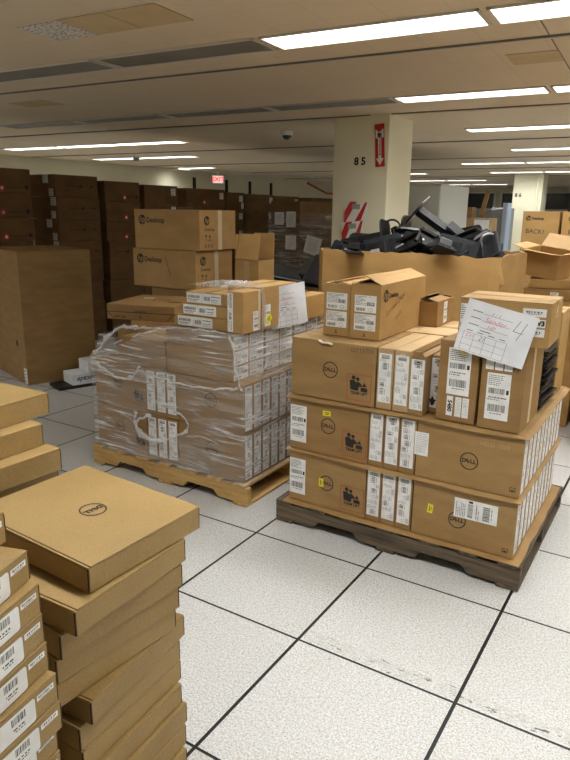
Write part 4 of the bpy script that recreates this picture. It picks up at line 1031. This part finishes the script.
# ================================================================== bulk boxes full of black parts
def rr_pts(w, h, r, n=5):
    P = []
    for cx, cy, a0 in ((w/2-r, h/2-r, 0), (-w/2+r, h/2-r, 90), (-w/2+r, -h/2+r, 180), (w/2-r, -h/2+r, 270)):
        P += [(cx+r*math.cos(rad(a0+90*i/n)), cy+r*math.sin(rad(a0+90*i/n)), 0) for i in range(n+1)]
    return P
def bulk(label, x0, x1, y0, y1, z0, z1, mat, seed):
    c = .055; w, d = x1-x0, y1-y0; o = empty('bulk_carton', ((x0+x1)/2, (y0+y1)/2, z0), label, 'bulk box'); hx, hy = w/2, d/2
    out = [(-hx+c,-hy),(hx-c,-hy),(hx,-hy+c),(hx,hy-c),(hx-c,hy),(-hx+c,hy),(-hx,hy-c),(-hx,-hy+c)]
    P = []; F = []; ring = []
    for i in range(8):
        a, b2 = Vector(out[i]), Vector(out[(i+1) % 8]); m = max(2, int((b2-a).length/.03))
        for k in range(m): ring.append(a.lerp(b2, k/m))
    n = len(ring); h = z1-z0; hs = [0, h*.3, h*.6, h*.85, h*.93]
    tops = [h*(1) + .012*noise.noise(Vector((p.x*7, p.y*7, seed))) + .012*noise.noise(Vector((p.x*23, p.y*23, seed))) for p in ring]
    for th in (0, .012):
        for j in range(6):
            for k, p in enumerate(ring):
                q = p*(1 - th/max(abs(p.x), abs(p.y), .3)); wob = 1 + .004*noise.noise(Vector((p.x*3, p.y*3, j*.7+seed)))
                P.append((q.x*wob, q.y*wob, hs[j] if j < 5 else tops[k]))
    for j in range(5):
        for k in range(n):
            k2 = (k+1) % n; F.append((j*n+k, j*n+k2, (j+1)*n+k2, (j+1)*n+k)); F.append((6*n+(j+1)*n+k, 6*n+(j+1)*n+k2, 6*n+j*n+k2, 6*n+j*n+k))
    for k in range(n): k2 = (k+1) % n; F.append((5*n+k, 5*n+k2, 11*n+k2, 11*n+k))
    link('box_wall', MB().add(P, F).data('box_wall', [M[mat]], smooth=False), o)
    link('box_floor', MB().poly([(a*.97, b2*.97, 0) for a, b2 in out], (0,0,.01)).data('box_floor', [M[mat]]), o)
    return o
g1 = bulk('large tan bulk box full of black monitor stands and parts', -1.13, .10, 2.08, 2.88, PZ+.002, 1.325, 'card_hp', 1)
pallet(-1.08, 2.09, 'pine pallet under the large bulk box', D2=.78)
link('corner_flap', MB().poly([(.56, -.395, 1.19), (.597, -.345, 1.20), (.64, -.33, 1.04), (.625, -.34, 1.03)], (.003, .003, 0)).data('corner_flap', [M['card_hp']]), g1)
g2 = bulk('dark bulk box with black monitors behind the open box', -2.05, -1.16, 2.62, 3.35, PZ+.002, .99, 'card_dimmed', 4)
pallet(-2.15, 2.60, 'pine pallet under the dark bulk box', D2=.8)

def stand_proto():
    o = empty('monitor_stand', (0,0,0), 'x', 'monitor stand', 0, 'black monitor stands in the bulk box')
    link('base_plate', MB().poly([(x, y, -.006) for x, y, z in rr_pts(.24, .19, .045)], (0,0,.012)).data('base_plate', [M['plastic']], bevel=.003), o)
    link('neck', MB().poly([(-.042,-.030,.006),(.042,-.030,.006),(.042,.018,.006),(-.042,.018,.006)], (0,-.02,.30)).data('neck', [M['plastic']], bevel=.006), o)
    link('neck_trim', MB().poly([(-.034,-.0315,.02),(.034,-.0315,.02),(.034,-.0300,.02),(-.034,-.0300,.02)], (0,-.0187,.27)).data('neck_trim', [M['plastic_g']]), o)
    link('mounting_plate', MB().box(-.06, .06, -.075, -.063, .22, .34).cyl((0,-.062,.28), .025, -.0, axis='Y').data('mounting_plate', [M['plastic_g']], bevel=.003), o)
    return o
def dock_proto():
    o = empty('docking_station', (0,0,0), 'x', 'docking station', 0, 'black docking stations in the bulk box')
    link('casing', MB().poly([(-.16,-.05,0),(.16,-.05,0),(.16,.05,0),(-.16,.05,0)][::1], (0,0,.03)).poly([(-.15,.05,.0),(.15,.05,.0),(.15,.02,.055),(-.15,.02,.055)], (0,.03,0)).data('casing', [M['plastic']], bevel=.006), o)
    link('connector', MB().box(-.03, .03, -.01, .004, .03, .038).data('connector', [M['plastic_s']], bevel=.001), o)
    b = MB()
    for i in range(7): b.box(.05+i*.012, .055+i*.012, -.04, .0, .0302, .0312)
    link('vent_grille', b.data('vent_grille', [M['plastic_g']]), o)
    link('button', MB().cyl((-.11, -.02, .030), .008, .003).data('button', [M['plastic_s']]), o)
    return o
def panel_proto():
    o = empty('plastic_cover', (0,0,0), 'x', 'plastic cover', 0, 'grey black plastic covers in the bulk box')
    link('shell', MB().poly([(x, y, 0) for x, y, z in rr_pts(.26, .17, .02)], (0,0,.022)).data('shell', [M['plastic_g']], bevel=.005), o)
    link('window_frame', MB().box(-.10, .02, -.05, .05, .0222, .028).data('window_frame', [M['plastic']], bevel=.002), o)
    b = MB()
    for i in range(5): b.box(.045+i*.014, .052+i*.014, -.06, .06, .0222, .0245)
    link('ribs', b.data('ribs', [M['plastic']]), o)
    link('label', MB().box(-.08, -.02, -.02, .01, .0282, .0288).data('label', [M['plastic_s']]), o)
    return o
def monitor_proto():
    o = empty('computer_monitor', (0,0,0), 'x', 'monitor', 0, 'black monitors in the dark bulk box')
    link('casing', MB().poly([(x, y, 0) for x, y, z in rr_pts(.46, .29, .03)], (0,0,.03)).poly([(x*.6, y*.6, -.03) for x, y, z in rr_pts(.46, .29, .03)], (0,0,.03)).data('casing', [M['plastic']], bevel=.005), o)
    link('screen', MB().box(-.215, .215, -.125, .125, .0302, .0312).data('screen', [M['dark_glass']]), o)
    link('logo_ring', MB().ring(0, 0, .028, .034, -.0305).disc(0, 0, .012, -.0305).data('logo_ring', [M['plastic_s']]), o)
    return o
protos = {'s': stand_proto(), 'd': dock_proto(), 'p': panel_proto(), 'm': monitor_proto()}
used = set()
def put(kind, loc, rot, label):
    o = protos[kind] if kind not in used else copy_tree(protos[kind]); used.add(kind)
    o.location = loc; o['label'] = label
    if isinstance(rot, Vector): o.rotation_euler = (rot.to_track_quat('Z', 'Y').to_matrix() @ Matrix.Rotation(rad(200), 3, 'Z')).to_euler()
    else: o.rotation_euler = [rad(a) for a in rot]
    return o
put('s', (-.56, 2.45, 1.585), Vector((.85,.527,0))*.70 + Vector((0,0,-.60)) + Vector((.5,-.82,.2))*.22, 'black monitor stand with rounded base sticking up highest from the bulk box')
put('s', (-.88, 2.32, 1.335), (80, 4, 12), 'black monitor stand at the left end of the heap before the striped placard')
put('s', (-.72, 2.30, 1.43), (98, -6, -82), 'black monitor stand with upright dark neck near the left of the heap')
put('s', (-.70, 2.60, 1.46), (96, 0, 96), 'black monitor stand lying flat behind the upright neck in the heap')
put('s', (-.42, 2.25, 1.33), (70, 20, 40), 'black monitor stand half buried in the middle of the heap')
put('s', (-.14, 2.42, 1.36), (75, -20, -35), 'black monitor stand with loop shaped base right of the middle of the heap')
put('s', (-.25, 2.58, 1.40), (110, 10, 150), 'black monitor stand lying at the back of the heap right of its peak')
put('d', (-.86, 2.24, 1.295), (35, 10, 15), 'black docking station leaning at the left front of the heap')
put('d', (-.55, 2.20, 1.345), (50, -24, -10), 'black docking station tilted left of the peak of the heap')
put('d', (-.33, 2.24, 1.36), (58, 28, 25), 'black docking station tilted right under the peak of the heap')
put('d', (-.62, 2.52, 1.40), (40, 5, 60), 'black docking station lying deeper behind the upright neck')
put('d', (-.22, 2.34, 1.385), (30, -18, -30), 'black docking station with silver connector in the middle right of the heap')
put('d', (-.12, 2.26, 1.345), (60, -35, 20), 'black docking station wedged at the right end of the heap')
put('d', (-.93, 2.55, 1.28), (15, 12, 80), 'black docking station at the far left back of the heap')
put('p', (-.19, 2.19, 1.345), (72, 12, 6), 'dark grey plastic cover with window leaning on the front rim')
put('p', (-.04, 2.22, 1.34), (66, -32, -14), 'dark grey plastic cover tilted near the right rim')
put('p', (-.07, 2.30, 1.335), (48, 30, 12), 'dark grey plastic cover sloping down to the right corner')
put('p', (-.47, 2.22, 1.345), (66, 16, -18), 'dark grey plastic cover tilted in the middle of the front rim')
put('p', (-.68, 2.19, 1.335), (80, -14, 8), 'dark grey plastic cover standing left of the middle rim')
put('p', (-.40, 2.50, 1.395), (20, 14, 50), 'dark grey plastic cover lying behind the peak of the heap')
put('p', (-.96, 2.20, 1.27), (74, 18, -6), 'dark grey plastic cover at the left end of the rim')
# lower filling seen from above
rngh = random.Random(12); k = 0
for i in range(4):
    for j in range(3):
        kd = 'pd'[(i+j) % 2]
        put(kd, (-.86+.24*i+rngh.uniform(-.03,.03), 2.28+.19*j, 1.21+rngh.uniform(0,.05)), (rngh.uniform(-25,25), rngh.uniform(-20,20), rngh.uniform(0,180)), 'black part buried in the bulk box, %s from left and %s from front' % (ORD[i], ORD[j]))
# filler under the heap
o = link('packing_filler', MB().box(-1.04, .04, 2.13, 2.83, .9, 1.15).data('packing_filler', [M['plastic']])); o['kind'] = 'stuff'; tag(o, 'dark jumble of plastic parts filling the bulk box', 'parts')
o['kind'] = 'stuff'
# loose cables
for i, (cx, cy, cz, r) in enumerate(((.0, 2.20, 1.40, .045), (-.30, 2.18, 1.36, .04), (-.70, 2.36, 1.46, .05))):
    P = [(cx + r*math.cos(a)*(1+.1*math.sin(3*a)), cy + .02*math.sin(2*a), cz + 1.3*r*math.sin(a)) for a in [q*2*PI/24 for q in range(22)]]
    o = link('cable', MB().tube(P, .007).data('cable', [M['plastic_g'] if i else M['plastic_s']], smooth=True)); tag(o, ['grey cable loop at the right of the heap in the bulk box', 'black cable loop at the middle front of the heap', 'black cable loop at the left of the heap'][i], 'cable', 'cable loops on the heap')
put('m', (-1.38, 2.84, 1.075), (50, 8, 2), 'black monitor with silver ring on its back, right in the dark bulk box')
protosm = put('m', (-1.60, 3.0, 1.10), (24, -6, -12), 'black monitor lying behind the one with the ring in the dark bulk box')
put('m', (-1.80, 2.88, 1.04), (18, 10, 30), 'black monitor slid to the left in the dark bulk box')
put('m', (-1.46, 3.12, 1.17), (188, 6, 10), 'black monitor face down at the back of the dark bulk box')
o = link('packing_filler', MB().box(-2.0, -1.21, 2.68, 3.3, .70, .90).data('packing_filler', [M['plastic']])); tag(o, 'dark jumble filling the dark bulk box', 'parts', kind='stuff')
# ================================================================== dark stacks along the left and back
def diamond():
    b = MB(); b.flat([(-.045,0,0),(0,-.045,0),(.045,0,0),(0,.045,0)], 0); b.disc(0, 0, .017, .0006, 1)
    return b.data('warning_sticker', [M['inkred'], M['paper']])
dia = diamond()
def printline():
    b = MB(); rng = random.Random(4); ptext(b, rng, -.12, .10, 0, .010, 0, 0); b.disc(.14, .005, .022, 0, 0); return b.data('printed_line', [M['ink']])
pl_ = printline()
def printmarks():
    b = MB(); rng = random.Random(6); ptext(b, rng, -.20, -.02, 0, .010, 0, 0); b.rect(.01, -.004, .05, .022, 0); b.rect(.02, .012, .02, .014, 0); b.ring(.10, .01, .010, .014, 0); b.rect(.17, .0, .05, .016, 0); return b.data('printed_line', [M['ink']])
pm_ = printmarks()
SN = ['first', 'second', 'third', 'fourth', 'fifth', 'sixth', 'seventh', 'eighth', 'ninth', 'tenth']
def tall_stack(idx, xf, y0, y1, ztop, n, style, where, dep=.46):
    h = ztop/n; rng = random.Random(idx*7+1)
    for k in range(n):
        z0 = k*h; from_top = n-1-k; jx, jy = rng.uniform(-.012, .012), rng.uniform(-.010, .010)
        if style == 's' and from_top >= 4: jx -= .03
        vis = z0 + h > (1.15 if idx < 3 else .4)
        lab = 'dark carton, %s from top of %s' % (SN[from_top], where) if vis else 'dimmed brown cartons at the foot of the tall stacks by the left wall'
        o, dm = carton(lab, xf-dep+jx, xf+jx, y0+jy, y1+jy, z0, z0+h-.002, 'card_dimmed', group='tall stacked monitor cartons')
        if vis:
            if style in 'dr':
                if style == 'd' or from_top < 3: decal(o, 'warning_sticker', dm, '+x', -.02 if style == 'd' else .03, h*.2, dia)
                if style == 'd' or from_top < 3: decal(o, 'printed_line', dm, '+x', (y1-y0)/2-.20, h*.22, pl_)
                else: decal(o, 'printed_line', dm, '+x', .0, h*.45, pm_)
            elif style == 'm':
                decal(o, 'printed_line', dm, '+x', .04, h*.5, pm_)
                decal(o, 'white_label', dm, '-y', .07 if from_top % 2 == 0 else .16, h*.80, label_me('square', from_top % 2)); decal(o, 'white_label', dm, '-y', .15, h*.2, label_me('square', 1), sx=.8, sy=.9)
            elif style == 's':
                decal(o, 'white_label', dm, '+x', (y1-y0)/2-.09, h*.65, label_me('square', idx % 2)); 
                if (k+idx) % 2: decal(o, 'white_label', dm, '+x', (y1-y0)/2-.05, h*.25, label_me('square', 1), sx=.7)
                if idx == 4 and from_top == 0: decal(o, 'warning_sticker', dm, '+x', -.05, h*.3, dia)
tall_stack(0, -5.0, 2.14, 2.80, 1.955, 8, 'd', 'the leftmost tall stack above the big plain box')
tall_stack(1, -5.0, 3.13, 3.74, 1.925, 8, 'm', 'the stack with small white labels beside the dark gap')
tall_stack(2, -5.0, 3.84, 4.42, 1.885, 8, 'r', 'the third tall stack from the left, with red diamonds')
tall_stack(3, -5.0, 4.48, 5.12, 1.865, 8, 's', 'the stack rising behind the machine cartons')
tall_stack(4, -5.0, 5.30, 6.18, 1.85, 7, 's', 'the wide stack right of the exit sign')
tall_stack(5, -5.0, 6.20, 6.68, 1.82, 7, 's', 'the narrow stack under the second wall rail')
tall_stack(6, -5.02, 6.72, 7.55, 1.81, 7, 's', 'the stack under the last black wall rail')
tall_stack(7, -5.05, 7.62, 8.40, 1.80, 7, 's', 'the stack behind the wrapped dark pile')
tall_stack(8, -4.9, 8.60, 9.6, 1.79, 7, 's', 'the farthest stack left of the cream column')
# wrapped dark pile with papers
pallet(-4.1, 6.0, 'pallet under the dark wrapped pile far behind', new=False)
for i, (x0, x1) in enumerate(((-4.08, -3.60), (-3.58, -3.06))):
    for k in range(4):
        z = PZ + k*.41
        if k == 3 and i == 1: continue
        carton('dark carton of the far wrapped pile, %s side, %s from the bottom' % (['left', 'right'][i], ORD[k]), x0, x1, 6.03, 6.9, z, z+.408 if k < 3 else z+.34, 'card_dimmed', group='dark cartons of the wrapped pile')
verts = []; faces = []
pth = [(-4.10, 6.95), (-4.10, 6.01), (-3.04, 6.01), (-3.04, 6.95)]
P = []
for i in range(3):
    a, b2 = Vector(pth[i]), Vector(pth[i+1])
    for k in range(14): P.append(a.lerp(b2, k/14))
P.append(Vector(pth[3]))
for j in range(14):
    for p in P:
        z = .2 + j*.103; d = .012*noise.noise(Vector((p.x*6, p.y*6, z*8))); verts.append((p.x + (d if p.y > 6.05 else 0), p.y - .012 + (-abs(d) if p.y < 6.05 else 0), z))
n = len(P); faces = [(j*n+i, j*n+i+1, (j+1)*n+i+1, (j+1)*n+i) for j in range(13) for i in range(n-1)]
o = link('stretch_film', MB().add(verts, faces).data('stretch_film', [M['film']], smooth=True)); tag(o, 'cloudy film round the dark pile left of the cream column', 'plastic film')
for i, (x, z, w, h, r) in enumerate(((-3.90, 1.46, .15, .17, 0), (-3.71, 1.45, .15, .21, 0), (-3.71, 1.14, .17, .19, 0), (-3.36, 1.11, .24, .24, -14))):
    o = link('paper_form', MB().box(-w/2, w/2, 0, .001, -h/2, h/2).data('paper_form', [M['paper']])); o.location = (x, 5.968, z); o.rotation_euler = (0, rad(-r), 0)
    tag(o, ['small paper at the upper left of the dark wrapped pile', 'taller paper beside the upper left one on the dark pile', 'paper below the two upper ones on the dark pile', 'large tilted paper at the right of the dark wrapped pile'][i], 'paper form', 'papers on the dark pile')
    link('printed_lines', label_me('info', 2), o, Matrix.Translation((0, -.0008, 0)) @ Matrix.Rotation(PI/2, 4, 'X') @ Matrix.Diagonal((w/.08, h/.13, 1, 1)))

# big plain box at left
BA = math.atan2(.61, .30)
w, d, h = .80, .665, 1.20
o = link('cardboard_box', carton_me(d, w, h, 'card', .004)); a = rad(72)
dr = Vector((math.cos(a), math.sin(a), 0)); nr = Vector((-dr.y, dr.x, 0)); c0 = Vector((-3.915, 1.765, 0))
o.location = c0 + dr*d/2 + nr*w/2; o.rotation_euler = (0, 0, a); tag(o, 'very large plain brown box standing on the floor at left', 'box')
dm = (d, w, h)
decal(o, 'corner_label', dm, '-x', .36, .08, label_me('square', 0), sx=.9, sy=1.6)
decal(o, 'printed_mark', dm, '-x', .20, .36, decal_cache('bm', lambda: MB().disc(0, 0, .03, 0).data('printed_mark', [M['ink']])))
# white reams at its foot
for i, (x, y, z, rz) in enumerate(((-3.545, 2.09, .03, 71), (-3.48, 2.22, .132, 71))):
    o = link('paper_ream', MB().box(-.15, .15, -.11, .11, 0, .10).data('paper_ream', [M['paper']], bevel=.004)); o.location = (x, y, z); o.rotation_euler = (0, 0, rad(rz)); tag(o, ['white paper pack with blue upside-down lettering at the foot of the big box', 'upper white paper pack at the foot of the big box'][i], 'paper pack', 'white paper packs')
    if i == 0: decal(o, 'printed_brand', (.30, .22, .10), '-y', 0, .05, text_decal('Cascade', .062, 'inkblue', .3, .0012), rot=PI)
    else: decal(o, 'printed_text', (.30, .22, .10), '-y', 0, .05, label_me('sheetlabel', 1), sx=1.6, sy=.8)
o = link('wooden_skid', MB().box(-.30, .30, -.12, .12, 0, .028).data('wooden_skid', [M['black_m']])); o.location = (-3.55, 2.12, .0005); o.rotation_euler = (0, 0, rad(71)); tag(o, 'low black base under the white paper packs', 'base')

# ================================================================== right background pile
o, dm = open_carton('open tilted carton with spread flaps at the right behind the bulk box', -.03, .25, 3.36, 3.62, 1.12, 1.31, 'card_hp', [('-y', .12, 82), ('+y', .12, 42), ('-x', .11, 84), ('+x', .11, 74)], yaw=rad(-14), tilt=(rad(4), rad(7)))
for i, (x0, x1, y0, y1, z0, z1, yw, lab) in enumerate(((-.10, .42, 3.28, 3.78, .0, .96, 0, 'big brown carton at the bottom of the right background pile'),
        (-.08, .38, 3.30, 3.70, .965, 1.03, -12, 'flattened low carton with white sticker under the tilted open one'),
        (.0, .42, 3.34, 3.74, 1.035, 1.10, 8, 'second low carton crossing over the flattened one'),
        (.45, .97, 3.3, 3.8, .62, 1.15, 4, 'brown carton at the right edge beside the tilted open one'),
        (.45, 1.0, 3.26, 3.82, 0, .615, 0, 'brown carton on the floor at the right edge of the background pile'))):
    o2, dm = carton(lab, x0, x1, y0, y1, z0, z1, 'card_hp' if i != 1 else 'card', yaw=rad(yw), group='right background pile', tape='x')
    if i == 1: decal(o2, 'white_sticker', dm, '-y', .12, .03, label_me('square', 1), sx=.7, sy=.45)
for i, (x0, x1) in enumerate(((-.285, .025), (.045, .40), (.42, .78))):
    for k in range(5):
        z = k*.32
        o, dm = carton('tan carton in the far right row, %s pile, %s from the bottom' % (ORD[i], ORD[k]), x0, x1, 4.32, 4.85, z, z+.318 if k < 4 else 1.595, 'card_hp', group='machine cartons in the far right row')
        if k == 4: decal(o, 'printed_logo', dm, '-y', -.105, .255, hp_logo(.022, True, .03)); decal(o, 'handwriting', dm, '-y', -.04, .14, text_decal('BACK?', .055, 'ink2'), rot=rad(-3))
# right edge: dark pallet with carton
pallet(.70, 2.35, 'dark weathered pallet at the right edge of the picture', new=False, D2=.9, rz=rad(0))
for i, (z0, z1) in enumerate(((PZ+.002, .52), (.522, .92))):
    carton('brown carton on the dark pallet at the right edge, %s one' % ['lower', 'upper'][i], .74, 1.85, 2.40, 3.2, z0, z1, 'card_hp', group='cartons at the right edge', tape='x')

# ================================================================== foreground stacks
def mailer(label, cx, cy, z0, w, d, h, yaw, group, detail=True, logo=False):
    """flat one-piece mailer: tray walls with open seams at the corners, lid panel with a front lip"""
    o = empty('mailer_box', (cx, cy, z0), label, 'box', yaw, group)
    t = .004; k = ('mail', w, d, h)
    def tray():
        b = MB(); b.box(-w/2+t+.0008, w/2-t-.0008, -d/2+t+.0008, d/2-t-.0008, 0, h-.0055)
        b.box(-w/2, -w/2+t, -d/2+.0022, d/2-.0022, 0, h-.0052); b.box(w/2-t, w/2, -d/2+.0022, d/2-.0022, 0, h-.0052)
        b.box(-w/2+.001, w/2-.001, d/2-t, d/2, 0, h-.0052); b.box(-w/2+.001, w/2-.001, -d/2, -d/2+t, 0, h-.0065)
        for sx in (-1, 1):
            for sy in (-1, 1): b.box(sx*(w/2-.0016)-.0018, sx*(w/2-.0016)+.0018, sy*(d/2-.0014)-.0015, sy*(d/2-.0014)+.0015, .001, h-.006, 1)
        b.box(-w/2+.003, w/2-.003, -d/2+.0062, -d/2+.0073, h-.006, h-.0012, 1)
        return b.data('tray', [M['card_lid'], M['card_edge']])
    def lid():
        b = MB(); b.box(-w/2, w/2, -d/2+.0075, d/2, h-.0048, h-.0004)
        b.box(-w/2+.001, w/2-.001, -d/2-.0006, -d/2+.0062, h-.0055, h-.0012)
        return b.data('lid', [M['card_lid']], bevel=.0012)
    link('tray', decal_cache(k+('t',), tray), o); link('lid', decal_cache(k+('l',), lid), o)
    return o
th = .0675
mid = [(.034,-.800,-1.2),(.043,-.859,1.9),(.023,-.873,-4.0),(.011,-.878,-5.0),(.001,-.878,-3.5),(.012,-.821,6.0),(.002,-.843,3.0),(.002,-.84,3.5),(.015,-.852,4.0),(.025,-.842,4.5),(.027,-.852,4.0),(.036,-.865,3.0)]
MW, MD = .455, .378
for i, (mx, my, yw) in enumerate(mid):
    a = rad(yw); cx, cy = mx - MW/2*math.cos(a), my - MW/2*math.sin(a)
    lab = 'plain tan mailer box with round logo on its lid, topmost of the tall foreground stack' if i == 0 else 'plain tan mailer box, %s from the top of the tall foreground stack' % ORD[i]
    o = mailer(lab, cx, cy, .81 - th*(i+1), MW, MD, th-.0022, a, 'mailer boxes in the tall foreground stack')
    if i == 0: 
        o.rotation_euler = (0, rad(1.6), a); o.location.z += .0075; lg = link('printed_logo', dell_logo(.036), o, T(.02, .005, th-.0014, -PI/2))
# labelled stack at the lower left
corn = [-.086, -.018, .008, .012, .018, .040, .046, .024, .030, .020, .028, .022, .030, .026]
yaws = [17, 18, 15, 14, 12, 9, 8, 11, 7, 9, 6, 8, 6, 8]
t2 = .0685
for i, (xr, yw) in enumerate(zip(corn, yaws)):
    a = rad(yw); w, d = .45, .335; R_ = Vector((xr, -1.10))
    c = R_ - Vector((w/2*math.cos(a) - d/2*math.sin(a), w/2*math.sin(a) + d/2*math.cos(a)))
    o = mailer('labelled laptop mailer box, %s from the top of the stack at the lower left' % ORD[i], c.x, c.y, .96 - t2*(i+1), w, d, t2-.001, a, 'labelled mailer boxes at the lower left')
    dm = (w, d, t2-.001)
    decal(o, 'product_label', dm, '+x', d/2-.122, .029, label_me('product', i % 4)); decal(o, 'serial_label', dm, '+x', d/2-.036, .046, label_me('serial', i % 3), sx=1.1, sy=1.1)
# stack at the left edge behind
lst = [(-.647, -.536, 2), (-.584, -.615, 1), (-.519, -.605, -2)] + [(-.545+.01*((i*7) % 5), -.60-.008*((i*3) % 4), ((i*5) % 7)-3) for i in range(11)]
t3 = 1.0/14
for i, (xr, yr, yw) in enumerate(lst):
    a = rad(yw); w, d = MW, MD; R_ = Vector((xr, yr)); c = R_ - Vector((w/2*math.cos(a) - d/2*math.sin(a), w/2*math.sin(a) + d/2*math.cos(a)))
    mailer('plain tan mailer box, %s from the top of the stack at the left edge' % ORD[i], c.x, c.y, 1.0 - t3*(i+1), w, d, t3-.001, a, 'mailer boxes at the left edge')

# ================================================================== camera, world, output
F_, yaw, pitch, roll, cx, cy, ch = 650.16, -.554646431, .256926858, .0133007133, 1.07657549, -1.85635941, 1.58427322
f = Vector((math.sin(yaw)*math.cos(pitch), math.cos(yaw)*math.cos(pitch), -math.sin(pitch)))
r = Vector((math.cos(yaw), -math.sin(yaw), 0)); u = r.cross(f)
R2 = r*math.cos(roll) + u*math.sin(roll); U2 = -r*math.sin(roll) + u*math.cos(roll)
cam = bpy.data.cameras.new('camera'); co = bpy.data.objects.new('camera', cam); C.objects.link(co)
co.matrix_world = Matrix(((R2.x, U2.x, -f.x, cx), (R2.y, U2.y, -f.y, cy), (R2.z, U2.z, -f.z, ch), (0,0,0,1)))
cam.sensor_fit = 'VERTICAL'; cam.sensor_height = 24; cam.sensor_width = 18; cam.lens = F_*24/760; cam.clip_start = .02; cam.clip_end = 100
SC.camera = co
wd = bpy.data.worlds.new('world'); SC.world = wd; wd.use_nodes = True
wd.node_tree.nodes['Background'].inputs[0].default_value = (.9, .95, 1, 1); wd.node_tree.nodes['Background'].inputs[1].default_value = .02
vs = SC.view_settings; vs.view_transform = 'Standard'; vs.look = 'None'; vs.exposure = 0.16; vs.gamma = 1; vs.use_curve_mapping = False
